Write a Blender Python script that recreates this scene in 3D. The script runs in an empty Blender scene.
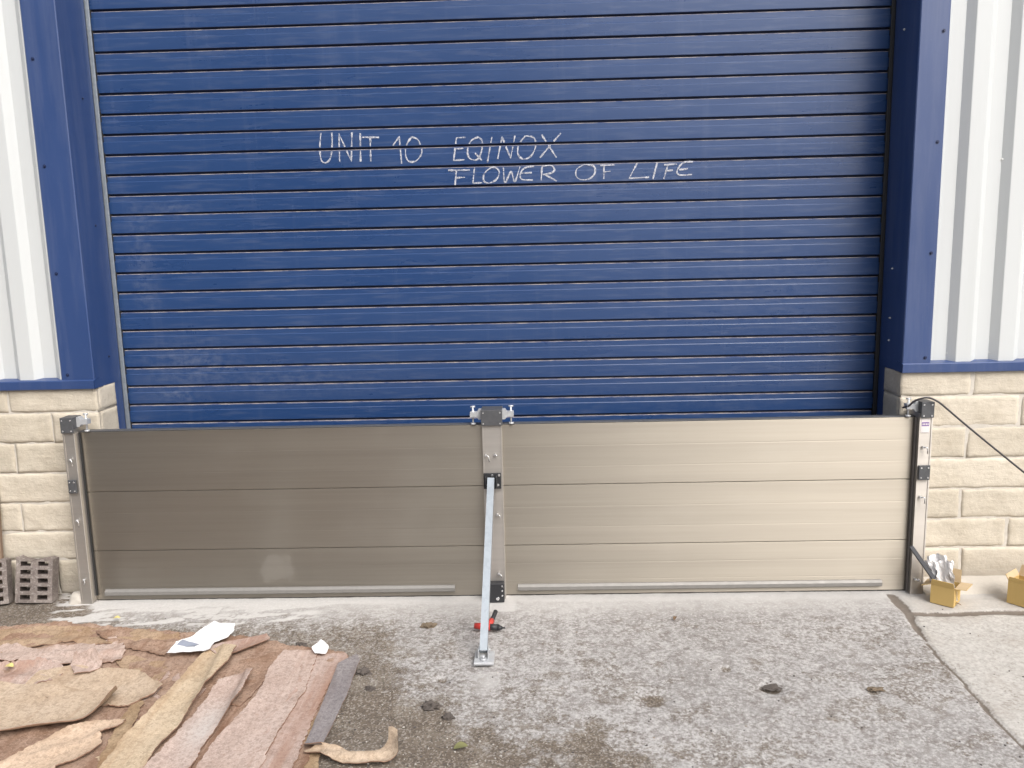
import bpy, bmesh, math, random
from mathutils import Vector, Matrix, noise
from mathutils.geometry import delaunay_2d_cdt
random.seed(7)
SC = bpy.context.scene
COL = SC.collection
rad = math.radians

# ------------------------------------------------------------------ camera
cam = bpy.data.cameras.new('camera'); cam.sensor_fit = 'HORIZONTAL'; cam.sensor_width = 36.0
cam.lens = 800.0 / 1024.0 * 36.0; cam.clip_start = 0.05; cam.clip_end = 500
camo = bpy.data.objects.new('camera', cam); COL.objects.link(camo)
cr, cu, cf = (0.99944803, 0.02355056, -0.02343074), (0.01949823, 0.155193, 0.98769173), (-0.02689698, 0.98760341, -0.15464814)
camo.matrix_world = Matrix(((cr[0], cu[0], -cf[0], 0), (cr[1], cu[1], -cf[1], 0), (cr[2], cu[2], -cf[2], 1.64), (0, 0, 0, 1)))
SC.camera = camo

# ------------------------------------------------------------------ sky, sun, exposure
SUN_AZ, SUN_EL = 34.0, 46.0          # degrees right of straight-behind-the-camera, above the horizon
w = bpy.data.worlds.new('World'); SC.world = w; w.use_nodes = True
nt = w.node_tree
sky = nt.nodes.new('ShaderNodeTexSky'); sky.sky_type = 'NISHITA'; sky.sun_disc = False
sky.sun_elevation = rad(SUN_EL); sky.sun_rotation = rad(180 - SUN_AZ)
sky.air_density = 1.0; sky.dust_density = 6.0; sky.ozone_density = 1.0
hs = nt.nodes.new('ShaderNodeHueSaturation'); hs.inputs['Saturation'].default_value = 0.45   # overcast: a paler sky
nt.links.new(sky.outputs[0], hs.inputs['Color'])
nt.links.new(hs.outputs[0], nt.nodes['Background'].inputs['Color'])
nt.nodes['Background'].inputs['Strength'].default_value = 0.15
sl = bpy.data.lights.new('sun', 'SUN'); sl.energy = 1.3; sl.angle = rad(38); sl.color = (1.0, 0.975, 0.94)
so = bpy.data.objects.new('sun', sl); COL.objects.link(so)
so.rotation_euler = Vector((math.sin(rad(SUN_AZ)) * math.cos(rad(SUN_EL)), -math.cos(rad(SUN_AZ)) * math.cos(rad(SUN_EL)), math.sin(rad(SUN_EL)))).to_track_quat('Z', 'Y').to_euler()
so.location = (4, -5, 6)
SC.view_settings.view_transform = 'Standard'; SC.view_settings.look = 'None'
SC.view_settings.exposure = 0.42; SC.view_settings.gamma = 1.0; SC.view_settings.use_curve_mapping = False
SC.render.engine = 'CYCLES'; SC.cycles.max_bounces = 6

# ------------------------------------------------------------------ helpers: objects
def tag(o, label=None, cat=None, group=None, kind=None):
    if label: o['label'] = label
    if cat: o['category'] = cat
    if group: o['group'] = group
    if kind: o['kind'] = kind
    return o

def empty(name, loc=(0, 0, 0), rz=0.0):
    o = bpy.data.objects.new(name, None); COL.objects.link(o)
    o.location = loc; o.rotation_euler = (0, 0, rz); o.empty_display_size = 0.1
    return o

class MB:
    """collects geometry in world or local metres and links it as ONE mesh object"""
    def __init__(s): s.bm = bmesh.new()
    def box(s, x0, x1, y0, y1, z0, z1, bev=0.0, mi=0, seg=1):
        b = bmesh.new(); bmesh.ops.create_cube(b, size=1)
        for v in b.verts:
            v.co = Vector((x0 + (v.co.x + .5) * (x1 - x0), y0 + (v.co.y + .5) * (y1 - y0), z0 + (v.co.z + .5) * (z1 - z0)))
        if bev: bmesh.ops.bevel(b, geom=b.edges[:], offset=bev, segments=seg, affect='EDGES', profile=0.6)
        return s.add(b, mi)
    def add(s, b, mi=0, mat=None):
        if mat is not None: bmesh.ops.transform(b, matrix=mat, verts=b.verts)
        vm = {}
        for v in b.verts: vm[v] = s.bm.verts.new(v.co)
        for f in b.faces:
            try:
                nf = s.bm.faces.new([vm[v] for v in f.verts]); nf.material_index = mi; nf.smooth = f.smooth
            except ValueError: pass
        b.free(); return s
    def face(s, pts, mi=0):
        f = s.bm.faces.new([s.bm.verts.new(p) for p in pts]); f.material_index = mi; return f
    def cyl(s, a, b, r, r2=None, n=12, mi=0, caps=True):
        a, b = Vector(a), Vector(b); d = b - a
        c = bmesh.new(); bmesh.ops.create_cone(c, cap_ends=caps, segments=n, radius1=r, radius2=r if r2 is None else r2, depth=d.length)
        for f in c.faces:
            if len(f.verts) == 4: f.smooth = True
        return s.add(c, mi, Matrix.Translation((a + b) / 2) @ d.to_track_quat('Z', 'Y').to_matrix().to_4x4())
    def tube(s, pts, r, n=8, mi=0):
        pts = [Vector(p) for p in pts]; rings = []
        for i, p in enumerate(pts):
            t = (pts[min(i + 1, len(pts) - 1)] - pts[max(i - 1, 0)]).normalized()
            u = t.cross(Vector((0, 0, 1)))
            if u.length < 1e-3: u = t.cross(Vector((0, 1, 0)))
            u.normalize(); v = u.cross(t)
            rings.append([s.bm.verts.new(p + (u * math.cos(k * 2 * math.pi / n) + v * math.sin(k * 2 * math.pi / n)) * r) for k in range(n)])
        for a, b in zip(rings, rings[1:]):
            for k in range(n):
                f = s.bm.faces.new((a[k], a[(k + 1) % n], b[(k + 1) % n], b[k])); f.smooth = True; f.material_index = mi
        s.bm.faces.new(rings[0]).material_index = mi; s.bm.faces.new(rings[-1][::-1]).material_index = mi
        return s
    def sweep_x(s, prof, xs, mi=None, wob=None, close=False):
        """profile of (y, z) swept along x positions; mi gives a material index per profile segment"""
        rows = []
        for x in xs:
            row = []
            for (y, z) in prof:
                dy, dz = wob(x, y, z) if wob else (0, 0)
                row.append(s.bm.verts.new((x, y + dy, z + dz)))
            rows.append(row)
        m = len(prof)
        for a, b in zip(rows, rows[1:]):
            for k in range(m if close else m - 1):
                f = s.bm.faces.new((a[k], a[(k + 1) % m], b[(k + 1) % m], b[k]))
                if mi: f.material_index = mi[k]
        if close:
            s.bm.faces.new(rows[0]); s.bm.faces.new(rows[-1][::-1])
        return s
    def prism_z(s, poly, z0, z1, mi=0):
        lo = [s.bm.verts.new((x, y, z0)) for x, y in poly]; hi = [s.bm.verts.new((x, y, z1)) for x, y in poly]
        n = len(poly)
        for k in range(n): s.bm.faces.new((lo[k], lo[(k + 1) % n], hi[(k + 1) % n], hi[k])).material_index = mi
        s.bm.faces.new(lo[::-1]).material_index = mi; s.bm.faces.new(hi).material_index = mi
        return s
    def build(s, name, mats, parent=None, origin=None, normals=True):
        if normals: bmesh.ops.recalc_face_normals(s.bm, faces=s.bm.faces[:])
        o3 = Vector(origin) if origin is not None else Vector((0, 0, 0))
        if origin is not None:
            for v in s.bm.verts: v.co -= o3
        me = bpy.data.meshes.new(name); s.bm.to_mesh(me); s.bm.free()
        for m in (mats if isinstance(mats, (list, tuple)) else [mats]): me.materials.append(m)
        o = bpy.data.objects.new(name, me); COL.objects.link(o)
        o.location = o3
        if parent is not None:
            o.parent = parent
            # parents sit unrotated unless stated: keep the given coordinates as world coordinates
            p, off = parent, Vector((0, 0, 0))
            while p is not None: off += p.location; p = p.parent
            if not parent.get('_local'): o.location = o3 - off
        return o

def copy_part(src, parent, loc):
    o = src.copy(); COL.objects.link(o); o.parent = parent; o.location = loc
    for ch in list(src.children):
        c = ch.copy(); COL.objects.link(c); c.parent = o
    return o

def fbm(x, y, z=0.0, o=4):
    return noise.fractal(Vector((x, y, z)), 1.0, 2.0, o, noise_basis='PERLIN_ORIGINAL')
def sstep(a, b, x):
    t = min(1.0, max(0.0, (x - a) / (b - a))); return t * t * (3 - 2 * t)

# ------------------------------------------------------------------ helpers: materials
class NT:
    def __init__(s, name):
        s.m = bpy.data.materials.new(name); s.m.use_nodes = True; s.t = s.m.node_tree
        s.b = s.t.nodes['Principled BSDF']; s.out = s.t.nodes['Material Output']
        s.co = s.t.nodes.new('ShaderNodeTexCoord')
    def n(s, typ, **kw):
        nd = s.t.nodes.new(typ)
        for k, v in kw.items():
            if k in nd.inputs: s.put(nd, k, v)
            else: setattr(nd, k, v)
        return nd
    def put(s, nd, key, v):
        if isinstance(v, bpy.types.NodeSocket): s.t.links.new(v, nd.inputs[key])
        elif isinstance(v, tuple) and len(v) == 3 and nd.inputs[key].type == 'RGBA': nd.inputs[key].default_value = (*v, 1)
        else: nd.inputs[key].default_value = v
    def vec(s, scale=(1, 1, 1), rot=(0, 0, 0)):
        mp = s.n('ShaderNodeMapping'); s.t.links.new(s.co.outputs['Object'], mp.inputs[0])
        mp.inputs['Scale'].default_value = scale; mp.inputs['Rotation'].default_value = rot; return mp.outputs[0]
    def noise(s, scale, detail=5, rough=0.55, vec=None, dist=0.0):
        nd = s.n('ShaderNodeTexNoise'); nd.inputs['Scale'].default_value = scale; nd.inputs['Detail'].default_value = detail
        nd.inputs['Roughness'].default_value = rough; nd.inputs['Distortion'].default_value = dist
        s.t.links.new(vec if vec is not None else s.co.outputs['Object'], nd.inputs['Vector']); return nd.outputs['Fac']
    def voro(s, scale, vec=None, out='Distance', rnd=1.0):
        nd = s.n('ShaderNodeTexVoronoi'); nd.inputs['Scale'].default_value = scale; nd.inputs['Randomness'].default_value = rnd
        s.t.links.new(vec if vec is not None else s.co.outputs['Object'], nd.inputs['Vector']); return nd.outputs[out]
    def ramp(s, fac, stops):
        nd = s.n('ShaderNodeValToRGB'); s.t.links.new(fac, nd.inputs[0]); e = nd.color_ramp.elements
        while len(e) < len(stops): e.new(0.5)
        for k, (p, c) in enumerate(stops):
            e[k].position = p; e[k].color = (*c, 1) if isinstance(c, tuple) else (c, c, c, 1)
        return nd.outputs[0]
    def mix(s, fac, a, b, mode='MIX'):
        nd = s.t.nodes.new('ShaderNodeMix'); nd.data_type = 'RGBA'; nd.blend_type = mode
        for idx, v in ((0, fac), (6, a), (7, b)):
            if isinstance(v, bpy.types.NodeSocket): s.t.links.new(v, nd.inputs[idx])
            elif idx == 0: nd.inputs[0].default_value = v
            else: nd.inputs[idx].default_value = (*v, 1)
        return nd.outputs[2]
    def math(s, op, a, b=0.0, clamp=False):
        nd = s.t.nodes.new('ShaderNodeMath'); nd.operation = op; nd.use_clamp = clamp
        for k, v in ((0, a), (1, b)):
            if isinstance(v, bpy.types.NodeSocket): s.t.links.new(v, nd.inputs[k])
            else: nd.inputs[k].default_value = v
        return nd.outputs[0]
    def attr(s, name, out='Fac'):
        nd = s.n('ShaderNodeAttribute'); nd.attribute_name = name; return nd.outputs[out]
    def bump(s, h, strength=0.3, dist=0.005):
        nd = s.n('ShaderNodeBump'); nd.inputs['Strength'].default_value = strength; nd.inputs['Distance'].default_value = dist
        s.t.links.new(h, nd.inputs['Height']); s.t.links.new(nd.outputs[0], s.b.inputs['Normal'])
    def set(s, **kw):
        names = dict(color='Base Color', rough='Roughness', metal='Metallic', spec='Specular IOR Level', alpha='Alpha', coat='Coat Weight', coat_rough='Coat Roughness')
        for k, v in kw.items(): s.put(s.b, names[k], v)
        return s.m

def band(x, c, wd):  # smooth bump of width wd round c
    return math.exp(-((x - c) / wd) ** 2)

def m_plain(name, c, rough=0.5, metal=0.0, var=0.15, sc=30.0, bump=0.0):
    t = NT(name); f = t.noise(sc, 4)
    col = t.mix(f, tuple(v * (1 - var) for v in c), tuple(min(1, v * (1 + var)) for v in c))
    if bump: t.bump(t.noise(sc * 4, 3), bump, 0.002)
    r = t.ramp(t.noise(sc * .7, 3), [(0.3, max(0.02, rough - .08)), (0.7, min(1, rough + .08))])
    return t.set(color=col, rough=r, metal=metal)

def m_paint(name, c, rough=0.32, dust=0.12, dustcol=(0.35, 0.36, 0.40)):
    """weathered gloss paint on sheet steel with vertical rain dust and sparse scuffs"""
    t = NT(name)
    f = t.noise(3.0, 4, 0.6, t.vec((1, 1, .35)))
    streak = t.noise(14.0, 5, 0.7, t.vec((1, 1, .08)))
    d = t.math('MULTIPLY', t.ramp(streak, [(0.45, 0.0), (0.8, 1.0)]), dust)
    d = t.math('ADD', d, t.math('MULTIPLY', t.ramp(t.noise(60, 4, 0.7), [(0.6, 0.0), (0.8, 1.0)]), dust * .6), True)
    col = t.mix(f, tuple(v * .88 for v in c), tuple(v * 1.12 for v in c))
    col = t.mix(d, col, dustcol)
    t.bump(t.noise(1.7, 2), 0.10, 0.03)
    return t.set(color=col, rough=t.ramp(f, [(0.3, rough - .05), (0.75, rough + .1)]), spec=0.75)

def m_galv(name, c, rough=0.38, metal=0.85):
    t = NT(name); v = t.voro(70, None, 'Color'); g = t.n('ShaderNodeRGBToBW'); t.t.links.new(v, g.inputs[0])
    f = t.math('ADD', t.math('MULTIPLY', g.outputs[0], .5), t.math('MULTIPLY', t.noise(18, 4), .5))
    col = t.mix(f, tuple(k * .8 for k in c), tuple(min(1, k * 1.15) for k in c))
    return t.set(color=col, rough=t.ramp(f, [(0.2, rough - .1), (0.8, rough + .12)]), metal=metal)

def m_alu(name, c, rough=0.36, metal=0.9, smear=0.25):
    """satin anodised aluminium extrusion: fine lengthwise banding, dust, dried water smears"""
    t = NT(name)
    b1 = t.noise(60, 4, 0.6, t.vec((0.02, 1, 1)))
    b2 = t.noise(9, 3, 0.5, t.vec((0.03, 1, 1.6)))
    cl = t.noise(2.2, 5, 0.6, t.vec((1, 1, 1.4)))
    f = t.math('ADD', t.math('MULTIPLY', b1, .5), t.math('MULTIPLY', b2, .5))
    col = t.mix(t.ramp(f, [(0.3, 0.0), (0.7, 1.0)]), tuple(k * .91 for k in c), tuple(min(1, k * 1.06) for k in c))
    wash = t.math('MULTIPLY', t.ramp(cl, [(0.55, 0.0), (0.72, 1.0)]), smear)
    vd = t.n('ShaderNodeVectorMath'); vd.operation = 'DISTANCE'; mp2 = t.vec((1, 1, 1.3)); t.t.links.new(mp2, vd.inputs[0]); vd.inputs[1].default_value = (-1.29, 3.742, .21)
    spot = t.ramp(t.math('ADD', vd.outputs['Value'], t.math('MULTIPLY', t.math('SUBTRACT', t.noise(16, 5), .5), .20)), [(.075, 1.0), (.10, 0.0)])   # one pale ragged patch on the lower left plank
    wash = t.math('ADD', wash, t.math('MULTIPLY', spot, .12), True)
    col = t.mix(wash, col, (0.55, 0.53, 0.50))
    t.bump(t.math('ADD', b1, t.math('MULTIPLY', cl, 2.0)), 0.06, 0.004)
    r = t.math('ADD', t.ramp(b2, [(0.3, rough - .02), (0.7, rough + .02)]), t.math('MULTIPLY', wash, .5))
    tg = t.n('ShaderNodeCombineXYZ'); tg.inputs[2].default_value = 1.0; t.t.links.new(tg.outputs[0], t.b.inputs['Tangent'])
    t.b.inputs['Anisotropic'].default_value = 0.88      # brushed lengthwise: highlights spread up and down
    mt = t.math('SUBTRACT', metal, t.math('MULTIPLY', wash, .8))
    return t.set(color=col, rough=r, metal=mt)

BLUE = (0.018, 0.050, 0.190)
M = {}
M['slat'] = None
M['trim'] = m_paint('blue_trim_paint', (0.022, 0.053, 0.165), 0.36, 0.12)
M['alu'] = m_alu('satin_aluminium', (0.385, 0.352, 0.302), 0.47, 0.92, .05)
M['rail'] = m_plain('dull_rail_aluminium', (0.24, 0.232, 0.22), 0.5, 0.35, .12, 40)
M['alu_post'] = m_alu('post_aluminium', (0.52, 0.49, 0.455), 0.38, 0.75, 0.15)
M['galv'] = m_galv('galvanised_steel', (0.30, 0.335, 0.37), 0.45, 0.5)
M['zinc'] = m_galv('bright_zinc', (0.80, 0.81, 0.82), 0.28, 0.9)
M['dull_zinc'] = m_galv('dull_zinc_plate', (0.50, 0.515, 0.535), 0.45, 0.35)
M['seal_grey'] = m_plain('grey_brown_seal', (0.13, 0.118, 0.11), 0.7)
M['black'] = m_plain('black_plastic', (0.022, 0.023, 0.026), 0.5)
M['grey_cast'] = m_plain('grey_cast_metal', (0.085, 0.088, 0.095), 0.5, 0.2, 0.25, 60, 0.1)
M['rubber'] = m_plain('black_rubber', (0.018, 0.018, 0.019), 0.75)

# ================================================================== GROUND
JX = [(3.70, 1.697, .024), (3.52, 1.692, .030), (3.40, 1.670, .012), (3.1, 1.638, .006), (2.865, 1.616, .006), (2.695, 1.60, .008), (2.486, 1.61, .007), (0.0, 1.62, .006), (-60, 1.62, .006)]
def joint_x(y):
    for (y0, x0, w0), (y1, x1, w1) in zip(JX, JX[1:]):
        if y >= y1:
            t = (y0 - y) / (y0 - y1); t = max(0, t); return x0 + (x1 - x0) * t, w0 + (w1 - w0) * t
    return 1.62, .01
def relief(x, y):
    return (0.0045 * fbm(x * 1.1, y * 1.1, 3.0, 3) - .003) * sstep(3.6, 3.2, y) - .002
def axis(lo, hi, step, far):
    a = []; v = lo
    while v <= hi + 1e-6: a.append(v); v += step
    s, v = step, lo; left = []
    while v > -far: s *= 1.5; v -= s; left.append(v)
    s, v = step, hi; right = []
    while v < far: s *= 1.5; v += s; right.append(v)
    return left[::-1] + a + right
gx = axis(-3.1, 2.9, 0.012, 70); gy = axis(2.0, 4.02, 0.012, 70)
verts = []; dirt = []; pale = []; slab = []; crack = []
for y in gy:
    jx, jw = joint_x(y)
    for x in gx:
        near = -4 < x < 4 and 0.5 < y < 4.2
        z = relief(x, y) if near else -0.02 * sstep(0, 3, math.hypot(max(0, abs(x) - 4), max(0, .5 - y)))
        d = p = s_ = c = 0.0
        if near:
            n1 = fbm(x * 2.3, y * 2.3, 1.0, 5); n2 = fbm(x * 9, y * 9, 5.0, 4); n3 = fbm(x * 30, y * 30, 9.0, 3)
            wob = .012 * fbm(x * 4, y * 4, 2, 3) + .006 * n3
            # joints: along the slab edge, and across it beside the wall
            dj = abs(x - jx + wob); jv = jw * (1 + .7 * fbm(x * 3 + 5, y * 7, 6, 3)); c1 = 1 - sstep(jv * .5, jv * 1.5, dj)
            wj = .019 + .014 * max(0, fbm(x * 3, 7, 0, 2))
            dj2 = abs(y - 3.487 + wob) if x > jx else 9
            c2 = 1 - sstep(wj * .6, wj * 1.4, dj2)
            if y > 3.69: c1 *= max(0, 1 - (y - 3.69) / .03)
            c = max(c1, c2)
            s_ = sstep(jx - .004, jx + .004, x)
            # soil and wet dirt: left bay by the wall, the worn patch in front of the brace, round the cardboard
            d = max(d, 1.1 * sstep(-1.5, -2.15, x + .25 * n1) * sstep(2.9, 3.3, y))
            d = max(d, 1.25 * sstep(.65, -.35, x + .5 * n1 + .35 * n2 + (y - 2.3) * .9) * sstep(3.35, 2.62, y + .22 * n1))
            d = max(d, .75 * sstep(-.35, -.78, x + .3 * n1 + .2 * n2) * sstep(3.75, 3.3, y + .12 * n2))
            d = max(d, .42 * sstep(0, .5, n1 + .6 * n2) * sstep(3.6, 3.2, y) * (1 - .6 * s_))
            d = max(d, .35 * sstep(.15, .5, n2) * (1 - .75 * s_))
            # pale cement: the sill under the barrier and broken splashes left of it
            e = 3.655 + .02 * n2 + .015 * n1
            p = (sstep(e - .012, e + .01, y) * (.10 + .35 * sstep(-.6, -1.2, x)) + .55 * sstep(e - .42, e + .04, y + .05 * n2)) * sstep(-2.3, -2.1, x)
            st = 1.3 * fbm(x * 3.0 + y * 4.5, (y - x * .24) * 19, 4.0, 5) + .35 * n3
            p = max(p, 1.15 * sstep(-.05, .16, st + 1.2 * (y - 3.55)) * sstep(-.85, -1.2, x) * sstep(-2.42, -2.2, x + .3 * (y - 3.5)) * sstep(3.40, 3.5, y))
            pr = fbm(x * 5, y * 5, 11, 3)
            p = max(p, .7 * sstep(-.27, -.25, x) * sstep(-.095, -.115, x) * sstep(3.54, 3.56, y))
            p = max(p, .30 * sstep(0.0, .4, pr) * sstep(.1, .5, x) )
            p = max(p, .5 * band(x, -.21, .09) * band(y, 2.93, .16))
            d = d * (1 - .9 * min(1, p)) 
            z += .002 * min(1, p) * sstep(3.3, 3.4, y) - .0018 * n2 * (1 - d) + .0022 * n3 * .5 + .004 * d * n2 - .009 * c
            # small pits
            for (qx, qy, qr, qd) in ((.887, 2.871, .045, .02), (.75, 3.02, .03, .012), (-.383, 2.953, .03, .012), (.43, 2.79, .06, .01), (-1.034, 3.243, .03, .02), (1.26, 2.83, .03, .008)):
                g = math.exp(-(((x - qx) ** 2 + ((y - qy) * 1.1) ** 2) / qr ** 2)) if abs(x - qx) < .2 and abs(y - qy) < .2 else 0
                if g: z -= qd * g; d = max(d, .95 * sstep(.35, .8, g + .3 * n3))
        verts.append((x, y, z)); dirt.append(d); pale.append(p); slab.append(s_); crack.append(c)
nx = len(gx)
faces = [(j * nx + i, j * nx + i + 1, (j + 1) * nx + i + 1, (j + 1) * nx + i) for j in range(len(gy) - 1) for i in range(nx - 1)]
me = bpy.data.meshes.new('ground'); me.from_pydata(verts, [], faces)
for nm, dat in (('dirt', dirt), ('pale', pale), ('slab', slab), ('crack', crack)):
    a = me.attributes.new(nm, 'FLOAT', 'POINT'); a.data.foreach_set('value', dat)
me.polygons.foreach_set('use_smooth', [True] * len(me.polygons))
ground = bpy.data.objects.new('ground', me); COL.objects.link(ground); tag(ground, kind='structure')

t = NT('worn_concrete')
n_b = t.noise(2.2, 6, .6); n_m = t.noise(19, 7, .76, None, .25); n_f = t.noise(70, 5, .75)
col = t.mix(t.ramp(n_b, [(.35, 0.0), (.65, 1.0)]), (0.31, 0.299, 0.290), (0.405, 0.394, 0.385))
col = t.mix(t.math('MULTIPLY', t.ramp(n_m, [(.48, 0.0), (.575, 1.0)]), .66), col, (0.185, 0.165, 0.155))
col = t.mix(t.math('MULTIPLY', t.ramp(n_f, [(.50, 0.0), (.60, 1.0)]), .65), col, (0.17, 0.155, 0.145))
col = t.mix(t.math('MULTIPLY', t.ramp(n_f, [(.38, 1.0), (.47, 0.0)]), .65), col, (0.54, 0.525, 0.51))
slabc = t.mix(t.ramp(n_f, [(.4, 0.0), (.65, 1.0)]), (0.53, 0.51, 0.475), (0.40, 0.38, 0.35))
slabc = t.mix(t.math('MULTIPLY', t.ramp(t.noise(3.5, 5, .6), [(.5, 0.0), (.68, 1.0)]), .5), slabc, (0.33, 0.28, 0.235))
col = t.mix(t.math('MULTIPLY', t.attr('slab'), .75), col, slabc)
chips = t.voro(170, None, 'Color'); cb = t.n('ShaderNodeRGBToBW'); t.t.links.new(chips, cb.inputs[0])
dn = t.noise(24, 6, .7)
soil = t.mix(dn, (0.076, 0.060, 0.047), (0.20, 0.163, 0.128))
soil = t.mix(t.math('MULTIPLY', t.ramp(t.noise(6, 4, .6), [(.48, 0.0), (.62, 1.0)]), .55), soil, (0.225, 0.195, 0.160))
soil = t.mix(t.math('MULTIPLY', t.ramp(cb.outputs[0], [(.62, 0.0), (.78, 1.0)]), .45), soil, (0.42, 0.395, 0.36))
soil = t.mix(t.math('MULTIPLY', t.ramp(cb.outputs[0], [(.22, 1.0), (.3, 0.0)]), .5), soil, (0.055, 0.05, 0.045))
dm = t.ramp(t.math('ADD', t.attr('dirt'), t.math('ADD', t.math('MULTIPLY', t.math('SUBTRACT', n_f, .5), 1.9), t.math('MULTIPLY', t.math('SUBTRACT', n_m, .5), 1.6))), [(.22, 0.0), (.80, 1.0)])
col = t.mix(dm, col, soil)
palec = t.mix(n_f, (0.60, 0.59, 0.575), (0.42, 0.41, 0.397))
pm = t.ramp(t.math('ADD', t.attr('pale'), t.math('MULTIPLY', t.math('SUBTRACT', n_f, .5), .9)), [(.3, 0.0), (.75, 1.0)])
col = t.mix(t.math('MULTIPLY', pm, .9), col, palec)
cm = t.ramp(t.math('ADD', t.attr('crack'), t.math('MULTIPLY', t.math('SUBTRACT', n_f, .5), .8)), [(.3, 0.0), (.7, 1.0)])
col = t.mix(t.math('MULTIPLY', cm, .9), col, t.mix(dn, (0.085, 0.068, 0.055), (0.20, 0.165, 0.135)))
h = t.math('ADD', t.math('MULTIPLY', n_f, .6), t.math('MULTIPLY', t.noise(220, 3, .7), .4))
t.bump(h, .55, .006)
me.materials.append(t.set(color=col, rough=t.ramp(dm, [(0, .9), (1, .78)]), spec=.3))

# ================================================================== BUILDING
FY = 3.83                       # front face of the stone plinth
XL, XR = -2.148, 1.758          # the two reveals of the doorway
DY = 4.10                       # face of the roller shutter
TOPZ, HEADZ = 6.2, 3.95
bld = tag(empty('warehouse_building', (0, FY, 0)), 'warehouse front with blue roller shutter, white ribbed cladding and cream stone plinth', 'building')

# ---- stone plinth
def m_stone():
    t = NT('split_face_stone')
    hue = t.attr('tone'); n1 = t.noise(7, 6, .65); n2 = t.noise(45, 5, .7)
    col = t.mix(hue, (0.51, 0.462, 0.38), (0.60, 0.545, 0.455))
    col = t.mix(t.math('MULTIPLY', t.ramp(n1, [(.45, 0.0), (.7, 1.0)]), .55), col, (0.44, 0.385, 0.30))
    col = t.mix(t.math('MULTIPLY', t.ramp(n2, [(.5, 0.0), (.7, 1.0)]), .35), col, (0.66, 0.60, 0.50))
    # damp, grimy foot of the wall
    sp = t.n('ShaderNodeSeparateXYZ'); g = t.n('ShaderNodeNewGeometry'); t.t.links.new(g.outputs['Position'], sp.inputs[0])
    zz = t.math('ADD', sp.outputs['Z'], t.math('MULTIPLY', t.math('SUBTRACT', n1, .5), .12))
    col = t.mix(t.math('MULTIPLY', t.ramp(zz, [(.05, 1.0), (.17, 0.0)]), .6), col, (0.27, 0.245, 0.215))
    chis = t.noise(26, 5, .75, t.vec((.35, 1, 1.6)))
    col = t.mix(t.math('MULTIPLY', t.ramp(chis, [(.52, 0.0), (.68, 1.0)]), .30), col, (0.36, 0.315, 0.25))
    t.bump(t.math('ADD', t.math('ADD', n2, n1), chis), .55, .007)
    return t.set(color=col, rough=.9, spec=.25)
M['stone'] = m_stone()
M['mortar'] = m_plain('lime_mortar', (0.54, 0.505, 0.45), .95, 0, .18, 40, .5)
M['reveal_stone'] = m_stone()
COURSE = [0.0, 0.185, 0.333, 0.484, 0.638, 0.792, 0.945, 1.072]
def stone_block(mb, tone, org, U, N, w, hgt, dep, rough, step):
    """one block: displaced front with softened arrises and short returns"""
    org, U, N = Vector(org), Vector(U), Vector(N); Wv = Vector((0, 0, 1))
    nu, nv = max(3, int(w / step)), max(3, int(hgt / step)); tn = random.random(); grid = []
    lay = mb.bm.verts.layers.float.get('tone') or mb.bm.verts.layers.float.new('tone')
    sd = random.random() * 50
    for j in range(nv + 1):
        row = []
        for i in range(nu + 1):
            u, v = w * i / nu, hgt * j / nv
            e = min(u, w - u, v, hgt - v)
            d = rough * (fbm(u * 7 + sd, v * 9, sd, 4) * 1.0 + .5 * fbm(u * 22 + sd, v * 26, sd, 3)) + .0032 - .0042 * (1 - sstep(0, .004 + .010 * max(0, fbm(u * 30 + sd, v * 30, 8, 3)), e))
            ju = .003 * fbm(v * 20, sd, i and 3, 2) if i in (0, nu) else 0; jv = .003 * fbm(u * 12, sd, j and 7, 2) if j in (0, nv) else 0
            vv = mb.bm.verts.new(org + U * (u + ju) + Wv * (v + jv) + N * d); vv[lay] = tn; row.append(vv)
        grid.append(row)
    for j in range(nv):
        for i in range(nu):
            f = mb.bm.faces.new((grid[j][i], grid[j][i + 1], grid[j + 1][i + 1], grid[j + 1][i])); f.smooth = True
    rim = grid[0][:] + [r[-1] for r in grid[1:]] + grid[-1][-2::-1] + [r[0] for r in grid[-2:0:-1]]
    back = []
    for v in rim:
        b = mb.bm.verts.new(v.co - N * dep); b[lay] = tn; back.append(b)
    for k in range(len(rim)): mb.bm.faces.new((rim[k], back[k], back[(k + 1) % len(rim)], rim[(k + 1) % len(rim)]))
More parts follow.
